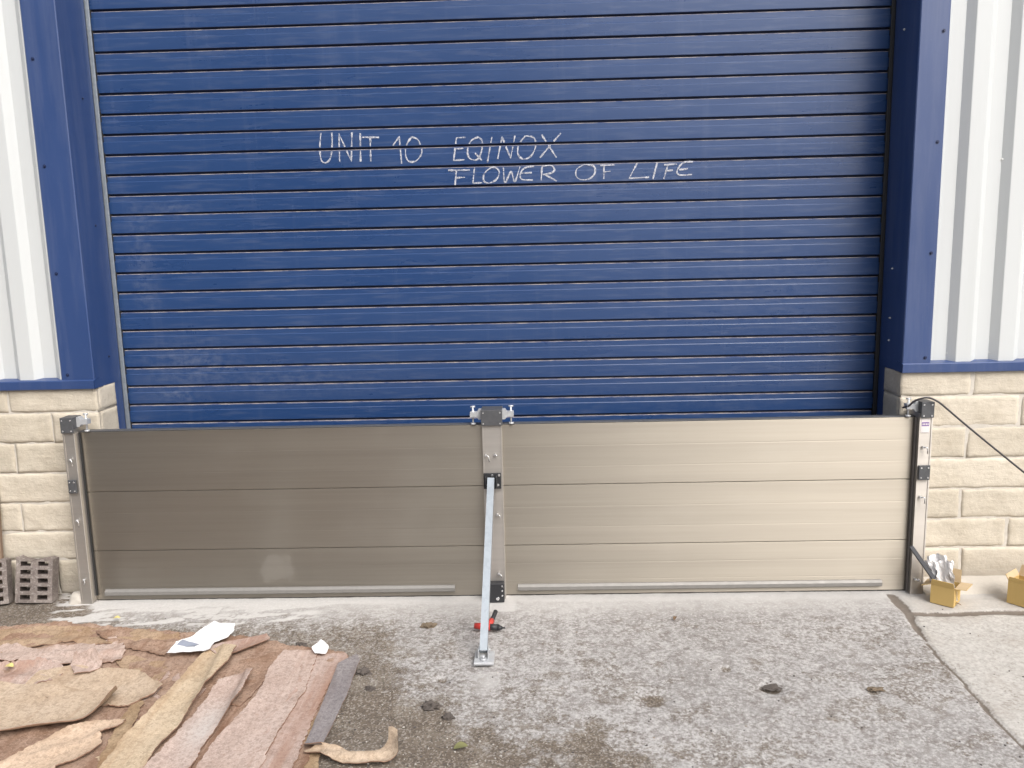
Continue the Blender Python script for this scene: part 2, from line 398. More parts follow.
def stone_wall(side):
    mb = MB(); s = 1 if side == 'R' else -1; xe = XR if s > 0 else XL
    J = {'R': [[2.094], [2.309], [2.076, 2.52], [2.44], [2.086], [2.331], [2.096]],
         'L': [[-2.45], [-2.75], [-2.601], [-2.80], [-2.594], [-2.389, -2.80], [-2.60]]}[side]
    gap = .007
    for r in range(7):
        z0, z1 = COURSE[r], COURSE[r + 1] - gap
        xs = [xe] + sorted(J[r], key=abs)
        while abs(xs[-1]) < 5.6: xs.append(xs[-1] + s * random.choice((.3, .38, .46, .5)))
        for a, b in zip(xs, xs[1:]):
            lo, hi = min(a, b), max(a, b)
            vis = abs(lo) < 3.3
            stone_block(mb, 0, (lo + (gap if lo != xe else 0), FY, z0), (1, 0, 0), (0, -1, 0), hi - lo - gap, z1 - z0, .05, .0036, .012 if vis else .06)
        # sawn reveal returning to the door jamb
        o = (xe, FY + .012, z0) if s < 0 else (xe, FY + .18, z0)
        stone_block(mb, 0, o, (0, 1, 0) if s < 0 else (0, -1, 0), (-s, 0, 0), .168, z1 - z0, .04, .0012, .012)
    n = len(mb.bm.faces)
    x0, x1 = sorted((xe + s * .006, s * 5.9))
    mb.box(x0, x1, FY + .0015, FY + .19, -.2, COURSE[-1] - .003, 0, 1)
    o = mb.build('stone_wall', [M['stone'], M['mortar']], bld)
    o['label'] = 'cream split-face stone plinth %s of the shutter' % ('right' if s > 0 else 'left')
    return o
stone_wall('L'); stone_wall('R')
# cement fillet along the foot of the right wall
mb = MB()
xs = [1.86 + .05 * k for k in range(60)]
rows = []
for x in xs:
    a = .015 * fbm(x * 3, 2, 0, 3)
    rows.append([mb.bm.verts.new(p) for p in ((x, FY + .01, .030 + a * .6), (x, FY - .03, .034 + a * .6), (x, FY - .10 + a, .024 + a * .3), (x, FY - .165 + a, -.01))])
for a, b in zip(rows, rows[1:]):
    for k in range(3): mb.bm.faces.new((a[k], b[k], b[k + 1], a[k + 1])).smooth = True
tf = NT('pale_cement'); cfn = tf.noise(50, 5, .7); tf.bump(cfn, .5, .006)
M['cement'] = tf.set(color=tf.mix(cfn, (0.58, 0.54, 0.48), (0.45, 0.42, 0.375)), rough=.95)
mb.build('cement_fillet', M['cement'], bld)

# ---- white trapezoidal cladding (valley 0.85 + , crown towards the viewer)
t = NT('white_coated_steel')
st = t.noise(10, 5, .7, t.vec((1, 1, .06)))
col = t.mix(t.math('MULTIPLY', t.ramp(st, [(.5, 0.0), (.8, 1.0)]), .25), (0.55, 0.572, 0.578), (0.43, 0.44, 0.43))
M['white'] = t.set(color=col, rough=.38)
VY, CY = FY + .028, FY - .004
def cladding(x0, x1, z0, z1, phase, flip, top=False):
    mb = MB(); prof = []
    # one 0.20 m pitch: valley, flank, crown, flank
    k0 = math.floor((x0 - phase) / .2) - 1
    x = phase + k0 * .2
    while x < x1 + .2:
        for dx, y in ((0, VY), (.062, VY), (.064, VY - .002), (.093, CY + .001), (.096, CY), (.162, CY), (.165, CY + .001), (.198, VY - .001)):
            prof.append((x + (dx if not flip else .2 - dx), y))
        x += .2
    prof = sorted(p for p in prof if x0 < p[0] < x1)
    prof = [(x0, prof[0][1])] + prof + [(x1, prof[-1][1])]
    lo = [mb.bm.verts.new((a, b, z0)) for a, b in prof]; hi = [mb.bm.verts.new((a, b, z1)) for a, b in prof]
    for k in range(len(prof) - 1): mb.bm.faces.new((lo[k], lo[k + 1], hi[k + 1], hi[k]))
    return mb.build('wall_cladding', M['white'], bld)
cR = cladding(1.885, 5.9, 1.098, TOPZ, 1.915, False); cR['label'] = 'white ribbed steel cladding right of the doorway'
cL = cladding(-5.9, -2.306, 1.098, TOPZ, -2.355, True); cL['label'] = 'white ribbed steel cladding left of the doorway'
cT = cladding(-2.306, 1.885, HEADZ + .15, TOPZ, 1.915, False); cT['label'] = 'white ribbed steel cladding above the doorway'
def screw_mesh(mat, r=.008):
    mb = MB(); mb.cyl((0, 0.001, 0), (0, -.0015, 0), r, r, 14); mb.cyl((0, -.0015, 0), (0, -.006, 0), r * .62, r * .5, 6)
    return mb.build('screw', mat)
M['screw_blue'] = m_plain('dark_blue_screw', (0.012, 0.022, 0.07), .4)
M['screw_white'] = m_plain('white_screw_cap', (0.62, 0.63, 0.62), .45)
def screws(parent, mat, pts, nrm, r=.008):
    base = None
    for p in pts:
        if base is None: s = screw_mesh(mat, r); base = s
        else: s = base.copy(); COL.objects.link(s)
        s.parent = parent; off = Vector((0, 0, 0)); q = parent
        while q is not None: off += q.location; q = q.parent
        s.location = Vector(p) - off
        s.rotation_euler = (0, 0, {'F': 0, 'L': -math.pi / 2, 'R': math.pi / 2}[nrm])   # F faces -y, L faces -x, R faces +x
screws(cR, M['screw_white'], [(1.985, VY, 1.145), (2.185, VY, 1.145), (2.385, VY, 1.145), (2.18, VY, 2.04)], 'F', .009)
screws(cL, M['screw_white'], [(-2.455, VY, 1.15), (-2.655, VY, 1.15)], 'F', .009)

# ---- blue corner flashings, sills, head
def flashing(side):
    s = 1 if side == 'R' else -1; xe = XR if s > 0 else XL; xo = 1.889 if s > 0 else -2.31
    mb = MB(); y0 = FY - .014; yb = DY - .03; xi = xe - s * .003
    # folded sheet: outer lip, front face, reveal face (one bent profile, 2 mm thick)
    line = [(xo + s * .012, VY - .004), (xo, y0 + .006), (xo - s * .006, y0), (xi + s * .004, y0), (xi, y0 + .004), (xi, yb)]
    def extr(z0, z1):
        lo = [mb.bm.verts.new((a, b, z0)) for a, b in line]; hi = [mb.bm.verts.new((a, b, z1)) for a, b in line]
        for k in range(len(line) - 1): mb.bm.faces.new((lo[k], lo[k + 1], hi[k + 1], hi[k]))
    extr(1.063, HEADZ + .16)
    o = mb.build('corner_flashing', M['trim'], bld); o['label'] = 'blue corner flashing on the %s side of the doorway' % ('right' if s > 0 else 'left')
    zz = [1.13, 1.62, 2.12, 2.6, 3.1]
    xf = (xo * .78 + xe * .22)
    screws(o, M['screw_blue'], [(xf, y0 - .0005, z) for z in zz], 'F')
    return o
fL = flashing('L'); fR = flashing('R')
screws(fR, M['screw_white'], [(XR - .0035, 3.97, z) for z in (1.2, 1.31, 1.55, 2.65)], 'L', .005)
screws(fL, M['screw_blue'], [(XL + .0035, 3.97, z) for z in (1.2, 1.85, 2.45)], 'R', .006)
for s, xe in ((1, XR), (-1, XL)):
    mb = MB(); prof = [(VY - .002, 1.112), (FY - .020, 1.104), (FY - .024, 1.100), (FY - .024, 1.062), (FY - .020, 1.058), (FY + .012, 1.060)]
    a, b = sorted((xe - s * .006, s * 5.9)); mb.sweep_x(prof, [a, b])
    # folded end lying on the reveal
    a, b = sorted((xe - s * .006, xe - s * .0045)); mb.box(a, b, FY - .024, FY + .055, 1.062, 1.104)
    o = mb.build('sill_flashing', M['trim'], bld); o['label'] = 'blue sill flashing under the %s cladding' % ('right' if s > 0 else 'left')
    mb = MB(); a, b = sorted((xe - s * .001, xe + s * .08)); mb.box(a, b, FY + .182, DY - .025, 0.0, 1.09, .002)
    o = mb.build('door_jamb', M['trim'], bld); o['label'] = 'blue steel jamb %s of the shutter' % ('right' if s > 0 else 'left')
mb = MB(); mb.box(-2.31, 1.889, FY - .015, DY - .03, HEADZ, HEADZ + .16, .003); mb.build('head_flashing', M['trim'], bld)
mb = MB(); mb.box(-5.95, 5.95, FY - .03, FY + .3, TOPZ, TOPZ + .12, .004); mb.build('eaves_trim', M['trim'], bld)
mb = MB(); mb.box(-5.9, -2.3, FY + .2, 12, -.2, TOPZ - .01); mb.box(1.9, 5.9, FY + .2, 12, -.2, TOPZ - .01); mb.box(-2.3, 1.9, DY + .3, 12, -.2, TOPZ - .012); mb.box(-2.3, 1.9, FY + .2, DY + .3, HEADZ + .17, TOPZ - .012)
mb.build('building_core', M['white'], bld)

# ---- roller shutter
t = NT('shutter_paint')
f = t.noise(2.5, 4, .6, t.vec((.5, 1, 1.5)))
col = t.mix(f, (0.0155, 0.045, 0.138), (0.021, 0.057, 0.163))
scr = t.noise(22, 3, .6, t.vec((.25, 1, 2.5)))
d1 = t.math('MULTIPLY', t.ramp(scr, [(.5, 0.0), (.9, 1.0)]), .12)
streak = t.noise(11, 4, .7, t.vec((1, 1, .05)))
d1 = t.math('ADD', d1, t.math('MULTIPLY', t.ramp(streak, [(.56, 0.0), (.78, 1.0)]), .05), True)
smear = t.math('MULTIPLY', t.attr('scuff'), t.ramp(t.noise(38, 5, .75, t.vec((.6, 1, .9))), [(.42, 0.0), (.66, 1.0)]))
d1 = t.math('ADD', d1, t.math('MULTIPLY', smear, .22), True)
col = t.mix(d1, col, (0.36, 0.38, 0.43))
t.bump(t.noise(2.0, 3, .5, t.vec((.6, 1, 2.0))), .12, .02)
M['slat'] = t.set(color=col, rough=t.math('ADD', t.ramp(f, [(.3, .24), (.7, .34)]), t.math('MULTIPLY', d1, .4)), spec=.65)
td = NT('dusty_shutter_lip'); dn_ = td.noise(40, 5, .75, td.vec((.35, 1, 1)))
M['lip'] = td.set(color=td.mix(td.ramp(dn_, [(.35, 0.0), (.65, 1.0)]), (0.04, 0.06, 0.15), (0.33, 0.29, 0.27)), rough=.9)
M['shade'] = m_plain('slat_gap_shade', (0.010, 0.018, 0.055), .7)  # darker slat blue: shade in the gaps between slats is put into the colour
Z0, PITCH = 2.883, 0.09804
shut = None
mb = MB()
xs = [-2.134 + k * (1.748 + 2.134) / 60 for k in range(61)]
for k in range(-11, 31):
    zt = Z0 - PITCH * k; sd = k * 3.17
    b = zt - PITCH
    if b < -.02: b = .0
    prof = [(DY + .016, zt + .0078), (DY + .016, zt), (DY + .004, zt - .0015), (DY + .0022, zt - .0045), (DY + .0020, zt - .029), (DY + .0002, zt - .0315), (DY, zt - .0345),
            (DY, zt - .060), (DY + .0003, b + .0110), (DY + .002, b + .0090), (DY + .016, b + .0078)]
    tilt = .0012 * math.sin(k * 12.9898)
    def wob(x, y, z, sd=sd, tilt=tilt, zt=zt):
        return .0010 * fbm(x * .8, sd, 0, 2) + tilt * (zt - z) / PITCH, .0016 * fbm(x * .5, sd, 4, 2)
    mb.sweep_x(prof, xs, [2, 1, 1, 0, 0, 0, 0, 0, 0, 2], wob)
bm = mb.bm; lay = bm.verts.layers.float.new('scuff')
for v in bm.verts:
    x, z = v.co.x, v.co.z; s = 0.0
    s = max(s, .9 * band(x, -1.98, .045) * sstep(1.35, 1.5, z) * sstep(2.02, 1.9, z))            # rubbed patch beside the left guide
    s = max(s, .6 * band(x, -1.80, .14) * band(z, 1.93, .05)); s = max(s, .8 * band(x, -1.78, .25) * band(z, 1.13, .12))
    s = max(s, .9 * band(x, -1.86, .12) * band(z, .97, .05)); s = max(s, .5 * band(x, -1.3, .45) * band(z, 1.04, .08))
    s = max(s, .35 * band(x, .35, .5) * band(z, 2.02, .05)); s = max(s, .25 * band(x, 1.2, .4) * band(z, 1.45, .2)); s = max(s, .3 * band(x, .9, .6) * band(z, .9, .06))
    v[lay] = s
shut = mb.build('roller_shutter', [M['slat'], M['lip'], M['shade']], bld, normals=False)
shut['label'] = 'dark blue ribbed roller shutter with white chalk lettering'
for p in shut.data.polygons: p.use_smooth = False
mb = MB(); mb.box(-2.13, 1.744, DY - .012, DY + .03, 0.012, .09, .004); mb.build('bottom_bar', M['trim'], shut)
mb = MB(); mb.box(-2.13, 1.744, DY - .01, DY + .03, -.012, .010, .004); mb.build('bottom_seal', M['rubber'], shut)

# chalk writing, stroke by stroke, on the slat faces
t = NT('white_chalk')
cn = t.noise(260, 3, .7); cn2 = t.noise(60, 3, .6)
al = t.ramp(t.math('ADD', t.math('MULTIPLY', cn, .6), t.math('MULTIPLY', cn2, .4)), [(.38, .10), (.56, .80)])
M['chalk'] = t.set(color=(0.66, 0.67, 0.72), rough=.95, alpha=al)
STROKES= [[(-1.032,2.279),(-1.041,2.215),(-1.04,2.158),(-1.027,2.137),(-1.005,2.141),(-0.988,2.167),(-0.978,2.234),(-0.978,2.28)],[(-0.946,2.14),(-0.942,2.274),(-0.887,2.138),(-0.877,2.278)],[(-0.836,2.274),(-0.841,2.137)],[(-0.827,2.254),(-0.743,2.251)],[(-0.787,2.252),(-0.79,2.136)],[(-0.676,2.21),(-0.642,2.251),(-0.636,2.121)],[(-0.58,2.249),(-0.609,2.209),(-0.614,2.162),(-0.601,2.133),(-0.569,2.13),(-0.541,2.155),(-0.533,2.186),(-0.549,2.233),(-0.58,2.249)],[(-0.313,2.24),(-0.358,2.238),(-0.376,2.13),(-0.322,2.132)],[(-0.363,2.185),(-0.324,2.188)],[(-0.249,2.24),(-0.287,2.221),(-0.305,2.175),(-0.295,2.138),(-0.258,2.132),(-0.235,2.173),(-0.231,2.219),(-0.249,2.24)],[(-0.268,2.163),(-0.234,2.126)],[(-0.182,2.238),(-0.208,2.115)],[(-0.156,2.132),(-0.132,2.237),(-0.092,2.133),(-0.068,2.241)],[(-0.405,2.076),(-0.297,2.075)],[(-0.364,2.073),(-0.373,2.0)],[(-0.365,2.039),(-0.322,2.04)],[(-0.273,2.086),(-0.283,2.01),(-0.237,2.012)],[(-0.19,2.084),(-0.223,2.058),(-0.229,2.022),(-0.203,2.009),(-0.165,2.026),(-0.15,2.062),(-0.168,2.083),(-0.19,2.084)],[(-0.016,2.239),(-0.049,2.199),(-0.055,2.153),(-0.029,2.128),(0.009,2.141),(0.033,2.186),(0.026,2.228),(-0.016,2.239)],[(0.064,2.242),(0.136,2.13)],[(0.159,2.247),(0.053,2.132)],[(-0.129,2.082),(-0.123,2.009),(-0.091,2.06),(-0.074,2.013),(-0.046,2.085)],[(0.024,2.085),(-0.019,2.079),(-0.044,2.054),(-0.039,2.024),(0.017,2.018)],[(-0.041,2.052),(0.012,2.054)],[(0.063,2.082),(0.058,2.015)],[(0.063,2.084),(0.109,2.086),(0.125,2.065),(0.108,2.05),(0.066,2.043)],[(0.079,2.042),(0.135,2.01)],[(0.274,2.087),(0.237,2.067),(0.231,2.036),(0.252,2.015),(0.295,2.016),(0.325,2.044),(0.319,2.078),(0.274,2.087)],[(0.351,2.08),(0.423,2.081)],[(0.37,2.079),(0.37,2.014)],[(0.37,2.048),(0.402,2.051)],[(0.538,2.093),(0.495,2.014),(0.593,2.017)],[(0.633,2.086),(0.612,2.006)],[(0.667,2.075),(0.731,2.077)],[(0.686,2.074),(0.666,2.006)],[(0.678,2.046),(0.71,2.048)],[(0.81,2.086),(0.763,2.083),(0.733,2.049),(0.742,2.025),(0.805,2.024)],[(0.742,2.049),(0.784,2.053)]]
mb = MB()
for stt in STROKES:
    lo_ = max(b for a, b in stt) < 2.12
    pts = [Vector((a, 0, b + (.007 if lo_ else 0))) for a, b in stt]; dense = []
    curved = len(pts) > 4
    for i in range(len(pts) - 1):
        n = max(2, int((pts[i + 1] - pts[i]).length / .004))
        for q in range(n):
            tt = q / n
            if curved:
                p0, p1, p2, p3 = pts[max(0, i - 1)], pts[i], pts[i + 1], pts[min(len(pts) - 1, i + 2)]
                dense.append(.5 * ((2 * p1) + (p2 - p0) * tt + (2 * p0 - 5 * p1 + 4 * p2 - p3) * tt ** 2 + (3 * p1 - p0 - 3 * p2 + p3) * tt ** 3))
            else: dense.append(pts[i].lerp(pts[i + 1], tt))
    dense.append(pts[-1])
    sd = random.random() * 90; prev = None
    for i, p in enumerate(dense):
        tg = (dense[min(i + 1, len(dense) - 1)] - dense[max(i - 1, 0)]); tg.normalize()
        nn = Vector((-tg.z, 0, tg.x)); wd = .0034 * (1 + .8 * fbm(i * .13, sd, 0, 3))
        zr = (Z0 - p.z) % PITCH
        ok = .004 < zr < PITCH - .0102
        if ok:
            a = p + nn * wd; b = p - nn * wd
            cur = (mb.bm.verts.new((a.x, DY - .0022, a.z)), mb.bm.verts.new((b.x, DY - .0022, b.z)))
            if prev: mb.bm.faces.new((prev[0], prev[1], cur[1], cur[0]))
            prev = cur
        else: prev = None
mb.build('chalk_writing', M['chalk'], shut, normals=False)

# guides: pale galvanised channel at the left, dark one at the right
mb = MB(); mb.box(XL + .0005, XL + .022, DY - .024, DY - .016, 0, HEADZ, .003, 0, 2); mb.box(XL + .0005, XL + .006, DY - .016, DY + .06, 0, HEADZ)
o = mb.build('guide_rail', M['galv'], bld); o['label'] = 'pale galvanised guide rail at the left edge of the shutter'
mb = MB(); mb.box(XR - .020, XR - .0005, DY - .024, DY - .016, 0, HEADZ, .002); mb.box(XR - .006, XR - .0005, DY - .016, DY + .06, 0, HEADZ)
o = mb.build('guide_rail', M['black'], bld); o['label'] = 'black guide rail at the right edge of the shutter'
mb = MB(); mb.box(XL + .007, XL + .018, DY + .001, DY + .05, 0, HEADZ); mb.build('brush_seal', M['rubber'], bld)
mb = MB(); mb.box(XR - .016, XR - .007, DY + .001, DY + .05, 0, HEADZ); mb.build('brush_seal', M['rubber'], bld)

# ---- unseen unit added behind and left of the viewer, to dim the left side
M['shading_wall'] = m_paint('grey_brown_cladding', (0.115, 0.10, 0.09), .5, .1); M['shading_door'] = m_paint('grey_door_paint', (0.07, 0.08, 0.10), .45, .1)
opp = tag(empty('added_shading_unit', (-8, -10, 0)), 'unseen dark industrial block added behind and left of the viewpoint to dim the left side', 'building')
mb = MB(); mb.box(-24, .4, -18, -10, -.2, 7.2); mb.box(-20, -12.0, -9.99, -1.5, -.2, 5.5); mb.build('wall', M['shading_wall'], opp)
mb = MB(); mb.box(-24.1, .5, -18.1, -9.9, 7.21, 7.45); mb.box(-20.1, -11.9, -9.88, -1.4, 5.51, 5.7); mb.build('roof', M['trim'], opp)
mb = MB(); mb.box(-5.5, -1.2, -9.995, -9.96, 0, 4.2, .004); mb.build('door', M['shading_door'], opp)

# ================================================================== FLOOD BARRIER
bar = tag(empty('flood_barrier', (-.2, 3.72, 0)), 'low aluminium flood barrier of stacked planks across the blue shutter', 'flood barrier')
PY = 3.734
def plank(x0, x1, z0, z1):
    mb = MB(); h = z1 - z0
    prof = [(PY + .040, z0), (PY + .003, z0), (PY, z0 + .003)]
    for q in (.30, .64): prof += [(PY, z0 + h * q - .004), (PY + .0004, z0 + h * q), (PY, z0 + h * q + .004)]
    prof += [(PY, z1 - .0030), (PY + .0008, z1 - .0022), (PY + .040, z1 - .0022)]
    mb.sweep_x(prof, [x0 + (x1 - x0) * i / 12 for i in range(13)], None, lambda x, y, z: (.0006 * fbm(x * 1.3, z0 * 9, 1, 2), 0), True)
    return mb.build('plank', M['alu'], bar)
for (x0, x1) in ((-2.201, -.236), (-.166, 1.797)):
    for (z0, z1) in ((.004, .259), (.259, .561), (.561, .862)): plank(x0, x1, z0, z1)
    mb = MB(); mb.box(x0, x1, PY + .004, PY + .036, -.016, .0045, .002); mb.build('bottom_seal', M['rubber'], bar)
    mb = MB(); mb.box(x0, x1, PY + .001, PY + .041, .8605, .866, .002); mb.build('top_gasket', M['grey_cast'], bar)
for (x0, x1) in ((-2.150, -.406), (-.096, 1.669)):
    mb = MB(); mb.sweep_x([(PY + .001, .030), (PY - .014, .030), (PY - .018, .034), (PY - .018, .050), (PY - .008, .060), (PY + .001, .061)], [x0, x1], None, None, True)
    mb.build('bottom_rail', M['rail'], bar)

def post(x0, x1, yb, label, z1=.885):
    mb = MB(); y0 = 3.692; e = .006
    # box section with raised lips at both front edges
    poly = [(x0, yb), (x0, y0), (x0 + e, y0), (x0 + e, y0 + .003), (x1 - e, y0 + .003), (x1 - e, y0), (x1, y0), (x1, yb)]
    mb.prism_z(poly, -.014, z1)
    o = mb.build('post', M['alu_post'], bar); o['label'] = label; return o
def cap(p, x0, x1, yb, z0=.866, z1=.942):
    mb = MB(); mb.box(x0 - .003, x1 + .003, 3.682, 3.6885, z0, z1, .003, 0, 2); mb.box(x0 - .003, x1 + .003, 3.6885, yb, z1 - .010, z1 - .001, .002)
    mb.box(x0 - .002, x0 + .004, 3.6886, yb, z0 + .02, z1 - .0105); mb.box(x1 - .004, x1 + .002, 3.6886, yb, z0 + .02, z1 - .0105)
    mb.box(x0 + .006, x1 - .006, yb - .03, yb - .002, z0 + .02, z1 - .012, .002)
    for a in (x0 + .008, x1 - .008):
        for b in (z0 + .01, z1 - .014): mb.cyl((a, 3.683, b), (a, 3.6795, b), .0042, .0035, 10, 1)
    return mb.build('post_cap', [M['grey_cast'], M['zinc']], p)
def clamp(p, xa, s):
    """zinc strap reaching from the cap over the planks, with its tightening bolt"""
    mb = MB(); zc = .914; y = 3.716
    pts = [(0, .024), (.014, .024), (.022, .012), (.054, .012)]
    pts += [(a, -b) for a, b in pts[::-1]]
    lo = [mb.bm.verts.new((xa + s * a, y, zc + b)) for a, b in pts]; hi = [mb.bm.verts.new((xa + s * a, y + .034, zc + b)) for a, b in pts]
    n = len(pts)
    for k in range(n): mb.bm.faces.new((lo[k], lo[(k + 1) % n], hi[(k + 1) % n], hi[k]))
    mb.bm.faces.new(lo); mb.bm.faces.new(hi[::-1])
    x = xa + s * .041
    mb.cyl((x, y + .017, .862), (x, y + .017, .952), .0045, .0045, 10); mb.cyl((x, y + .017, .922), (x, y + .017, .930), .009, .009, 6)
    mb.cyl((x - .011, y + .017, .950), (x + .011, y + .017, .950), .0042, .0042, 8)
    mb.cyl((x, y + .017, .864), (x, y + .017, .872), .012, .012, 12)
    return mb.build('clamp', M['dull_zinc'], p)
def thumb_screw(p, x, z, ang, L=.026):
    mb = MB(); y = 3.693
    mb.cyl((x, y, z), (x, y - .014, z), .0065, .0055, 10)
    mb.tube([(x, y - .012, z), (x + .010, y - .020, z + .002), (x + .014, y - .021, z - .002), (x + .014 + L * math.cos(ang) * .4, y - .021, z - .002 + L * math.sin(ang))], .0028, 6)
    return mb.build('thumb_screw', M['zinc'], p)
def splice(p, x0, x1, z0, z1):
    mb = MB(); mb.box(x0, x1, 3.680, 3.6895, z0, z1, .003, 0, 2)
    for a in (x0 + .010, x1 - .010):
        for b in (z0 + .012, z1 - .012): mb.cyl((a, 3.681, b), (a, 3.677, b), .004, .0034, 10, 1)
    return mb.build('splice_plate', [M['grey_cast'], M['zinc']], p)
pL = post(-2.258, -2.206, FY - .008, 'left end post fixed to the stone wall')
cap(pL, -2.256, -2.200, 3.76); clamp(pL, -2.200, 1); splice(pL, -2.252, -2.211, .570, .637)
for z, a in ((.735, -1.4), (.432, -1.5), (.128, -2.4)): thumb_screw(pL, -2.230, z, a)
mb = MB(); mb.box(-2.2058, -2.201, 3.690, PY - .002, .004, .862, .0015); o = mb.build('edge_trim', M['alu_post'], pL)
pR = post(1.792, 1.852, FY - .008, 'right end post with a printed sticker')
cap(pR, 1.796, 1.849, 3.76); clamp(pR, 1.796, -1); splice(pR, 1.796, 1.848, .569, .640)
for z, a in ((.726, -1.5), (.485, -1.5), (.075, 2.6)): thumb_screw(pR, 1.812, z, a)
mb = MB(); mb.box(1.785, 1.7915, 3.716, PY - .001, .004, .862, .002); mb.build('channel_seal', M['seal_grey'], pR)
mb = MB(); mb.box(-2.2005, -2.192, PY - .007, PY - .002, .03, .860); mb.build('channel_seal', M['rubber'], pL)
# sticker with a purple stripe and rows of print
mb = MB(); mb.box(1.799, 1.838, 3.6915, 3.6925, .795, .860, 0, 0)
mb.box(1.802, 1.835, 3.6905, 3.6914, .826, .844, 0, 1)
for k in range(4): mb.box(1.8045 + k * .0075, 1.8095 + k * .0075, 3.6898, 3.6904, .831, .839, 0, 0)
M['sticker'] = m_plain('sticker_white', (0.70, 0.66, 0.66), .5); M['purple'] = m_plain('sticker_purple', (0.17, 0.09, 0.30), .5)
mb.build('sticker', [M['sticker'], M['purple']], pR)
pC = post(-.247, -.155, 3.79, 'centre post carrying the brace')
cap(pC, -.248, -.153, 3.79); clamp(pC, -.250, -1); clamp(pC, -.151, 1)
thumb_screw(pC, -.233, .722, -1.2); thumb_screw(pC, -.190, .724, 2.9); thumb_screw(pC, -.186, .430, -1.5, .01); thumb_screw(pC, -.187, .131, -1.5, .01)
thumb_screw(pC, -.235, .430, -1.5, .01)
# brace bracket
mb = MB(); mb.box(-.246, -.163, 3.679, 3.6895, .560, .637, .003, 0, 2)
mb.box(-.238, -.231, 3.640, 3.679, .572, .628, .002); mb.box(-.188, -.181, 3.640, 3.679, .572, .628, .002)
for a, b in ((-.205, .627), (-.178, .580), (-.229, .578), (-.172, .627)): mb.cyl((a, 3.680, b), (a, 3.674, b), .007, .006, 6, 1)
mb.build('brace_bracket', [M['black'], M['zinc']], pC)
# foot of the centre post
mb = MB(); mb.box(-.243, -.160, 3.648, 3.6885, .002, .098, .006, 0, 3)
for a, b in ((-.170, .085), (-.170, .062), (-.170, .038)): mb.cyl((a, 3.649, b), (a, 3.644, b), .005, .004, 8, 1)
mb.cyl((-.192, 3.650, .024), (-.192, 3.640, .024), .009, .008, 8, 1)
mb.build('post_foot', [M['black'], M['zinc']], pC)
# brace: square tube, open lower end, foot plate with upstand and bolt
brace = None
A_, B_ = Vector((-.209, 3.655, .615)), Vector((-.2285, 3.098, .036))
d = (B_ - A_).normalized(); u = Vector((1, 0, 0)); u = (u - d * u.dot(d)).normalized(); v = d.cross(u)
mb = MB(); r, ri = .0160, .0132
for sgn, axis_, oth in ((1, u, v), (-1, u, v), (1, v, u), (-1, v, u)):
    lim = r if axis_ is u else ri
    q = []
    for P in (A_, B_):
        for a, b in ((r, lim), (r, -lim), (ri, -lim), (ri, lim)): q.append(mb.bm.verts.new(P + axis_ * sgn * a + oth * b))
    for k in range(4): mb.bm.faces.new((q[k], q[(k + 1) % 4], q[4 + (k + 1) % 4], q[4 + k]))
    mb.bm.faces.new(q[:4]); mb.bm.faces.new(q[4:][::-1])
brace = mb.build('brace', M['galv'], bar); brace['label'] = 'pale galvanised square tube leaning against the centre post'
mb = MB(); mb.box(-.266, -.184, 3.036, 3.138, .006, .018, .002); mb.box(-.2510, -.2465, 3.07, 3.125, .018, .050, .001); mb.box(-.2105, -.206, 3.07, 3.125, .018, .050, .001)
mb.cyl((-.256, 3.104, .040), (-.200, 3.104, .040), .006, .006, 10); mb.cyl((-.228, 3.060, .018), (-.228, 3.060, .026), .012, .012, 6)
mb.cyl((-.228, 3.060, .026), (-.228, 3.060, .038), .006, .006, 8)
mb.build('foot_plate', M['dull_zinc'], brace)

